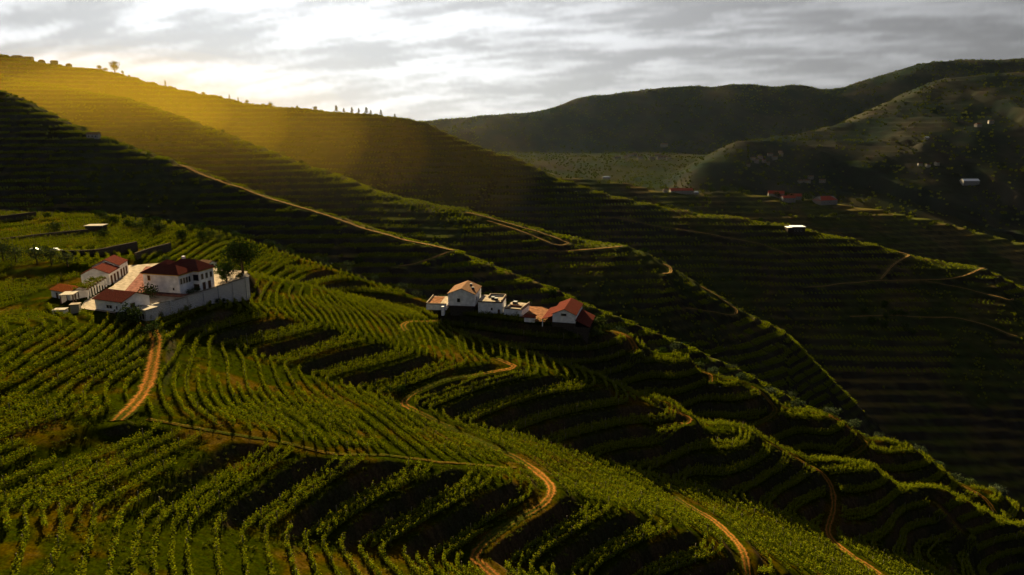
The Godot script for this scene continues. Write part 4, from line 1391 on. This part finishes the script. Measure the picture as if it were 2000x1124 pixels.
func trees():
	var green := Color(0.022, 0.034, 0.006)
	protos.round = [tree_proto("round", 1, 9, 10, 260, 11, 0.42, green), tree_proto("round", 2, 9, 9, 240, 11, 0.42, green)]
	protos.low = [tree_proto("bush", 3, 3.2, 3.6, 70, 9, 0.30, green), tree_proto("bush", 4, 3.0, 4.0, 70, 9, 0.30, Color(0.034, 0.045, 0.012))]
	protos.olive = [tree_proto("olive", 5, 4.4, 4.6, 80, 9, 0.28, Color(0.036, 0.044, 0.022)), tree_proto("olive", 6, 4.2, 4.8, 80, 9, 0.28, Color(0.032, 0.042, 0.018))]
	protos.far = [tree_proto("round", 7, 7, 7, 70, 7, 0.75, green), tree_proto("round", 8, 6.5, 8, 70, 7, 0.75, Color(0.034, 0.042, 0.012)), tree_proto("round", 9, 8, 6, 70, 7, 0.75, green)]
	protos.pine = [tree_proto("pine", 10, 13, 9, 110, 8, 0.8, Color(0.022, 0.032, 0.010)), tree_proto("pine", 11, 14, 8, 110, 8, 0.8, Color(0.022, 0.032, 0.010))]
	protos.tall = [tree_proto("round", 12, 24, 16, 230, 9, 0.95, Color(0.03, 0.038, 0.014))]
	protos.cypress = [tree_proto("cypress", 13, 10, 2.2, 90, 7, 0.5, Color(0.02, 0.03, 0.009))]
	near_tree("round", -97.5, -242.0, 1.6, "walnut_tree", "tallest broad dark green tree at the right rear of the manor house", "tree")
	near_tree("round", -96.6, -225.5, 0.95, "garden_tree", "round dark green tree inside the curved wall, right of the manor house", "tree")
	near_tree("low", -112.3, -204.6, 1.7, "garden_tree", "dense dark bush tree against the manor's front wall", "tree")
	near_tree("low", -107.2, -184.0, 1.9, "garden_tree", "ragged tree in front of the low barn's right corner", "tree")
	near_tree("low", -98.2, -178.5, 1.45, "garden_shrub", "rounded shrub beside the start of the dirt track below the gate tower", "shrub")
	near_tree("low", -101.0, -212.5, 0.75, "garden_shrub", "dark hedge bush beside the manor's side door", "shrub")
	near_tree("low", -102.0, -209.8, 0.65, "garden_shrub", "low dark bush at the manor's right front corner", "shrub")
	near_tree("low", -96.5, -216.0, 0.55, "garden_shrub", "bright green clipped shrub on the terrace inside the curved wall", "shrub")
	near_tree("low", -95.6, -219.0, 0.6, "garden_shrub", "loose shrub between the clipped shrub and the round garden tree", "shrub")
	near_tree("low", -99.5, -229.0, 0.9, "garden_shrub", "light green shrub behind the manor's right rear corner", "shrub")
	near_tree("low", -95.0, -233.0, 0.8, "garden_shrub", "shrub at the far end of the curved wall below the tallest tree", "shrub")
	near_tree("olive", -183, -241, 1.7, "olive_tree", "leftmost dark olive tree at the edge of the lower left terrace", "tree", "olive trees beside the parked cars")
	near_tree("olive", -177, -239, 1.5, "olive_tree", "second olive tree from the left on the lower left terrace", "tree", "olive trees beside the parked cars")
	near_tree("olive", -170, -240, 1.65, "olive_tree", "broad olive tree directly in front of the white hatchback", "tree", "olive trees beside the parked cars")
	near_tree("olive", -165, -240, 1.6, "olive_tree", "olive tree in front of the half hidden car", "tree", "olive trees beside the parked cars")
	near_tree("olive", -160.0, -241, 1.5, "olive_tree", "rightmost dark olive tree beside the ochre terrace wall", "tree", "olive trees beside the parked cars")
	near_tree("low", 33.0, -253.5, 2.1, "round_tree", "round dark tree right of the red roofed barn", "tree")
	near_tree("low", 21.5, -240.5, 0.8, "garden_shrub", "bright shrub in front of the red roofed barn's base", "shrub")
	near_tree("low", 18.0, -241.0, 0.6, "garden_shrub", "small shrub at the left front corner of the red roofed barn", "shrub")
	near_tree("low", 31.0, -243.0, 1.3, "garden_shrub", "large shrub below the barn's lower right roof", "shrub")
	near_tree("low", 33.5, -247.0, 0.9, "garden_shrub", "shrub at the head of the track right of the barn", "shrub")
	near_tree("low", 36.5, -250.0, 0.8, "garden_shrub", "shrub beside the track leaving the barn along the crest", "shrub")
	near_tree("low", -17.5, -255.0, 0.7, "garden_shrub", "low shrub below the gabled house's front wall", "shrub")
	near_tree("low", -8.5, -254.0, 0.7, "garden_shrub", "shrub against the flat roofed wing's front wall", "shrub")
	near_tree("low", -33.0, -189.5, 0.95, "wild_shrub", "dark green bush at the inner bend of the dirt track", "shrub")
	near_tree("low", -36.0, -187.5, 0.8, "wild_shrub", "lower bush left of the track's inner bend", "shrub")
	# olives and scrub down the back of the second spur
	for k in 70:
		var x := -135.0 + 330.0 * rng.randf()
		var b := line_at(crest_line, x)
		var z := b.x - 9.0 - 26.0 * rng.randf() * rng.randf()
		if x > -36.0 and x < 40.0 and z > -270.0:
			continue
		near_tree("olive" if k % 3 else "low", x, z, 0.85 + 0.6 * rng.randf(), "olive_tree", "grey green olive tree on the wooded slope behind the near vineyard's crest", "tree", "olive trees along the back of the near spurs")
	for k in 16:      # between the shoulder's terraces and the ravine
		var x := -255.0 + 160.0 * rng.randf()
		near_tree("low", x, -352.0 + 14.0 * rng.randf(), 0.8 + 0.6 * rng.randf(), "wild_shrub", "dark shrub along the ravine edge above the upper left terraces", "shrub", "shrubs along the ravine edge")
	for k in 18:
		near_tree("low", -240.0 + 100.0 * rng.randf(), -300.0 - 40.0 * rng.randf(), 0.9 + 0.9 * rng.randf(), "wild_shrub", "dark bush among the walled upper left terraces around the stone hut", "shrub", "bushes on the upper left terraces")
	for q in [[-137, -266], [-131, -268], [-120, -262], [-112, -258], [-104, -252]]:
		near_tree("low", q[0], q[1], 0.8 + 0.5 * rng.randf(), "garden_shrub", "green bush along the rear edge of the manor's courtyard", "shrub", "bushes behind the courtyard")
	# skyline and slopes of the hills
	var bt := Vector3(-640, hill_c(-640, -1150) - 1.0, -1150)
	tree("tall", bt, 1.0, "eucalyptus_tree", "tall ragged tree standing alone on the left skyline", "tree")
	for q in [[-664, 0.7], [-655, 0.6], [-628, 0.5], [-618, 0.4]]:
		tree("far", Vector3(q[0], hill_c(q[0], -1150) - 0.5, -1150), q[1] * 1.6, "skyline_tree", "small tree beside the tall ragged tree on the left skyline", "tree", "small trees around the tall skyline tree")
	for q in [[-274, 1.0], [-262, 0.8], [-249, 0.9], [-238, 0.9], [-226, 1.0], [-219, 0.6], [-203, 1.05], [-181, 1.0]]:
		var z: float = -1100.0 + (q[0] + 280.0) * 0.13
		tree("pine", Vector3(q[0], hill_c(q[0], z) - 0.5, z), q[1] * (0.40 + 0.5 * rng.randf()), "pine_tree", "pine tree in the short row on the middle of the hill skyline", "tree", "pines on the middle skyline")
	for q in [[-560, "cypress"], [-500, "far"], [-470, "far"], [-455, "cypress"], [-440, "cypress"], [-425, "far"], [-400, "far"], [-385, "far"], [-340, "far"], [-310, "far"]]:
		var z: float = -1148.0 + maxf(q[0] + 500.0, 0.0) * 0.2
		tree(q[1], Vector3(q[0], hill_c(q[0], z) - 0.5, z), 0.5 + 0.7 * rng.randf(), "skyline_tree", "small dark tree on the descending left skyline", "tree", "trees dotted along the left skyline")
	# bushes gathered in the ravines between the hills and dotted on the slopes
	var n := 0
	while n < 110:
		var x := -520.0 + 900.0 * rng.randf()
		var z := -360.0 - 620.0 * rng.randf()
		var a := hill_h("a", x, z)
		var b := hill_h("b", x, z)
		var c := hill_h("c", x, z)
		var hi := maxf(a, maxf(b, c))
		var second := a + b + c - hi - minf(a, minf(b, c))
		var y := hill_top(x, z)
		var gully: bool = hi - second < 9.0
		if y < -230.0 or (not gully and rng.randf() > 0.035):
			continue
		n += 1
		if gully:
			tree("far", Vector3(x, y - 0.5, z), 0.8 + 0.8 * rng.randf(), "ravine_tree", "dark tree in the ravine between the terraced hills", "tree", "trees in the ravines between the hills")
		else:
			tree("far", Vector3(x, y - 0.5, z), 0.6 + 0.5 * rng.randf(), "hillside_bush", "dark bush dotted on the terraced hill slopes", "bush", "bushes dotted on the hill slopes")
	n = 0
	while n < 55:      # olive grove at the foot of the first hill, down to the right
		var x := 0.0 + 330.0 * rng.randf()
		var z := -330.0 - 90.0 * rng.randf()
		var a := hill_a(x, z)
		if a < -260.0:
			continue
		n += 1
		tree("olive", Vector3(x, a - 0.2, z), 0.8 + 0.5 * rng.randf(), "olive_tree", "pale olive tree scattered on the shaded slope below the first hill crest", "tree", "olive trees scattered on the shaded slope")
	for k in 14:
		var x := 395.0 + 60.0 * rng.randf()
		var z := -760.0 + 50.0 * rng.randf()
		tree("far", Vector3(x, hill_c(x, z) - 0.5, z), 0.9 + 0.5 * rng.randf(), "grove_tree", "dark tree of the grove on the shaded slope below the hilltop hut", "tree", "grove on the shaded slope")
	for k in 22:
		var x := 400.0 + 220.0 * rng.randf()
		tree("far", Vector3(x, hill_f(x, -1395.0) - 0.5, -1395.0 - 12.0 * rng.randf()), 1.2 + 0.9 * rng.randf(), "village_tree", "dark tree among the red roofed farm buildings on the dark ridge", "tree", "trees around the ridge farms")

# ---------------------------------------------------------------- vines on the far hills, and the houses there
func hill_vines(k: String, x0: float, x1: float, z0: float, z1: float, cell: float, step: float, hf: Callable, mesh: Mesh, long_: float, label: String):
	var xs := steps(x0, x1, cell)
	var zs := steps(z0, z1, cell)
	var h := PackedFloat32Array()
	h.resize(xs.size() * zs.size())
	for j in zs.size():
		for i in xs.size():
			h[j * xs.size() + i] = hill_h(k, xs[i], zs[j])
	var at := []
	var nx := xs.size()
	var crown_rows := int(round(7.0 / cell))
	for j in zs.size() - 1:
		for i in nx - 1:
			var a := h[j * nx + i]
			var b := h[j * nx + i + 1]
			var d := h[(j + 1) * nx + i]
			if Vector2(b - a, d - a).length() < 0.30 * cell and (i + j / 3) % crown_rows == 0 and a > -225.0:      # rows over the rounded crests
				var cc := Vector2i(int(floor(xs[i] / 3.0)), int(floor(zs[j] / 3.0)))
				if not (track_cells.has(cc) and track_cells[cc].x < 4.6):
					at.append([Vector3(xs[i], hf.call(xs[i], zs[j]) - 0.15, zs[j]), 0.5])
			for part_ in [0.12, 0.42]:
				var u: float = a / step - part_
				var u2: float = b / step - part_
				var u3: float = d / step - part_
				if floorf(u) == floorf(u2) and floorf(u) == floorf(u3):
					continue
				if plot(xs[i], zs[j]) < -0.35 or ns.get_noise_2d(xs[i] * 2.0, zs[j] * 2.0) < -0.3:
					continue
				var f := Vector2(b - a, d - a)
				if f.length() < 0.01:
					continue
				var t := clampf((ceilf(minf(u, minf(u2, u3))) - u) / ((f.length() / step) + 1e-6), -1.0, 1.0)
				var x := xs[i] + f.normalized().x * t * cell
				var z := zs[j] - f.normalized().y * t * cell
				var c := Vector2i(int(floor(x / 3.0)), int(floor(z / 3.0)))
				if track_cells.has(c) and track_cells[c].x < 4.6:
					continue
				var y: float = hf.call(x, z)
				if y < -250.0:
					continue
				at.append([Vector3(x, y - 0.15, z), atan2(-f.x, f.y)])
	var mm := MultiMesh.new()
	mm.transform_format = MultiMesh.TRANSFORM_3D
	mm.mesh = mesh
	mm.instance_count = at.size()
	for q in at.size():
		var s := 1.0 + 0.6 * rng.randf()
		var ang: float = at[q][1] + PI / 2
		mm.set_instance_transform(q, Transform3D(Basis(Vector3.UP, ang).scaled_local(Vector3(long_, s, s)), at[q][0]))
	var o := MultiMeshInstance3D.new()
	o.multimesh = mm
	o.material_override = M.vine
	o.name = numbered("distant_vines")
	add_child(o)
	tag(o, label, "vines", "", "stuff")
	print(k, " vines ", at.size())

func far_vines():
	var m := leaf_clump(61, 9, 5, 3.0, 1.0, 0.75)
	hill_vines("a", -700.0, 420.0, -260.0, -640.0, 2.6, 5.0, hill_a, m, 1.1, "rows of vines along the terraces of the nearest hill")
	hill_vines("b", -900.0, 480.0, -480.0, -1060.0, 3.4, 6.0, hill_b, m, 1.35, "rows of vines along the terraces of the middle hill")
	hill_vines("c", -1250.0, 860.0, -620.0, -1180.0, 4.6, 7.0, hill_c, m, 1.8, "rows of vines along the terraces of the farthest vineyard hill")

func top_far(x: float, z: float) -> float:
	return maxf(maxf(hill_top(x, z), valley_h(x, z)), maxf(hill_e(x, z), hill_d(x, z)))

func far_house(x: float, z: float, w: float, d: float, h: float, turn: float, roof: String, label: String, group: String):
	var o := thing("farmhouse", Vector3(x, top_far(x, z), z), turn, label, "house", group)
	part(o, "wall", gable_wall(w, d, h + 3.0, d * 0.3), M.far_wall, Vector3(-w / 2, -3.0, d / 2))
	part(o, "roof", hip(w, d, d * 0.3 + 0.1, w * 0.22 if rng.randf() > 0.5 else 0.0, 0.5, 0.3), M[roof], Vector3(-w / 2, h + 0.05, d / 2))
	for k in 3:
		window(o, Vector3(w * (k - 1) * 0.3, h * 0.55, d / 2), 1.1, 1.5, "z")

func far_houses():
	for q in [[418, -2736], [455, -2776], [480, -2806], [498, -2815], [504, -2733], [547, -2714], [588, -2797], [579, -2707], [599, -2725], [609, -2695]]:
		far_house(q[0], q[1], 14 + 12 * rng.randf(), 10, 6 + 3 * rng.randf(), rng.randf() - 0.5, "tile" if rng.randf() > 0.3 else "pale_tile", "small far house of the hamlet in the middle of the valley floor", "far hamlet on the valley floor")
	for q in [[672, -1968], [704, -2029], [709, -2009], [735, -2055], [738, -2030], [750, -2030], [771, -2075], [781, -2062], [810, -2099], [808, -2085]]:
		far_house(q[0], q[1], 9 + 7 * rng.randf(), 8, 5 + 3 * rng.randf(), rng.randf() - 0.5, "tile" if rng.randf() > 0.4 else "pale_tile", "small far house of the cluster where the mountain spur meets the valley", "far cluster at the spur's foot")
	far_house(346, -1405, 46, 15, 5, 0.05, "far_tile", "long red roofed farm building left of the dark trees on the ridge", "")
	far_house(312, -1399, 8, 7, 4, 0.2, "pale_tile", "small pale building at the left end of the ridge farm", "")
	far_house(376, -1400, 9, 7, 3.5, -0.1, "plaster", "low pale annex right of the long red roofed farm building", "")
	far_house(541, -1405, 30, 17, 7, -0.3, "far_tile", "broad red roofed house right of the dark ridge trees", "")
	far_house(576, -1400, 28, 16, 6, -0.25, "far_tile", "second broad red roofed house stepping down the dark ridge", "")
	far_house(556, -1380, 26, 14, 6, 0.1, "far_tile", "lower red roofed house in front of the broad one on the ridge", "")
	far_house(634, -1386, 42, 24, 8, 0.35, "far_tile", "bright orange roofed house at the right end of the ridge", "")
	for q in [[811, -1939], [856, -1976], [881, -1955], [835, -1950]]:
		far_house(q[0], q[1], 13 + 8 * rng.randf(), 9, 5, rng.randf() - 0.5, "pale_tile", "pale house of the small group behind the bright orange roof", "pale houses on the dark slope")
	for q in [[1142, -1937], [1158, -1927], [1183, -1928]]:
		far_house(q[0], q[1], 11, 9, 6, rng.randf() - 0.5, "tile", "house on the bare strip halfway up the dark right-hand mountain", "houses on the bare strip")
	far_house(1388, -2088, 18, 11, 7, 0.2, "orange_tile", "lone red roofed house high on the right-hand mountain crest", "")
	far_house(1436, -2105, 14, 9, 6, -0.2, "pale_tile", "pale house right of the lone red roofed one high on the mountain", "")
	far_house(1220, -2055, 12, 8, 4, 0.3, "plaster", "tiny pale shed on the dark mountain's lower crest line", "")
	far_house(1221, -1837, 44, 16, 9, 0.05, "plaster", "long pale warehouse on the dark right-hand slope", "")
	far_house(670, -3070, 30, 16, 9, 0.1, "pale_tile", "pale farmstead alone on the far mountain's lower slope", "")
	far_house(305, -2229, 26, 10, 4, 0.0, "plaster", "low white shed at the edge of the valley behind the vineyard hill", "")
	for q in [[-793, 24], [-775, 20], [-755, 12], [-735, 14], [-712, 10]]:
		far_house(q[0], -1149, q[1] * 0.6, 7, 3 + 2 * rng.randf(), 0.1, "pale_tile", "house of the village strung along the far left skyline", "skyline village")
	far_house(-343, -573, 9, 5, 3, 0.1, "pale_tile", "small pale hut on the first hill's crest, left", "")
	# the tall building on the farthest vineyard crest
	var y := hill_c(369, -884)
	var o := thing("hilltop_store", Vector3(369, y, -884), 0.0, "dark boxy store with a bright flat roof on the farthest vineyard crest", "building")
	bx(o, "wall", Vector3(-5, -8, -6), Vector3(11, 7, 6), M.schist)
	bx(o, "wall", Vector3(-11, -8, -5), Vector3(-5.02, 6, 5), M.schist)
	bx(o, "roof", Vector3(-5.5, 7, -6.5), Vector3(11.5, 7.6, 6.5), M.plaster)
	bx(o, "roof", Vector3(-11.5, 6, -5.5), Vector3(-5.52, 6.6, 5.5), M.plaster)
	for x in [-2.0, 2.0, 6.0]:
		window(o, Vector3(x, 2.5, 6), 1.4, 2.0, "z")

func woodland():
	var m := leaf_clump(62, 12, 7, 5.5, 4.5, 2.0)
	var at := []
	while at.size() < 12000:
		var x := -600.0 + 3700.0 * rng.randf()
		var z := -1300.0 - 2350.0 * rng.randf()
		if absf(x) > -z * 0.9:
			continue
		var y := top_far(x, z)
		var n := ns.get_noise_2d(x * 0.35, z * 0.35) + 0.5 * ns.get_noise_2d(x * 1.7, z * 1.7)
		if n > 0.05 and rng.randf() > 0.12:
			continue
		at.append(Vector3(x, y - 1.0, z))
	var o := scatter(self, "woodland", at, m, M.far_leaf, 1.15)
	tag(o, "scattered dark woods and scrub over the far valley and mountains", "woods", "", "stuff")

func scrub_on_hills():
	var m := leaf_clump(63, 9, 7, 2.2, 1.5, 0.9)
	var at := []
	while at.size() < 5200:
		var x := -900.0 + 1500.0 * rng.randf()
		var z := -330.0 - 850.0 * rng.randf()
		if absf(x) > 40.0 - z * 0.82:
			continue
		var y := hill_top(x, z)
		var k := plot(x, z)
		var c := Vector2i(int(floor(x / 3.0)), int(floor(z / 3.0)))
		if y < -260.0 or track_cells.has(c) or (k > -0.35 and rng.randf() > 0.10) or ns.get_noise_2d(x * 1.5, z * 1.5) < -0.05:
			continue
		at.append(Vector3(x, y - 0.5, z))
	for k in 700:       # along the farthest crest, seen against the sky
		var x := -960.0 + 1000.0 * rng.randf()
		var z := -1150.0 + maxf(x + 500.0, 0.0) * 0.2 + 6.0 * rng.randf()
		if ns.get_noise_1d(x * 1.3) > -0.1:
			at.append(Vector3(x, hill_c(x, z) - 0.8, z))
	var o := scatter(self, "scrub", at, m, M.leaf, 1.0)
	tag(o, "dark scrub and low bushes scattered between the plots of the terraced hills", "scrub", "", "stuff")
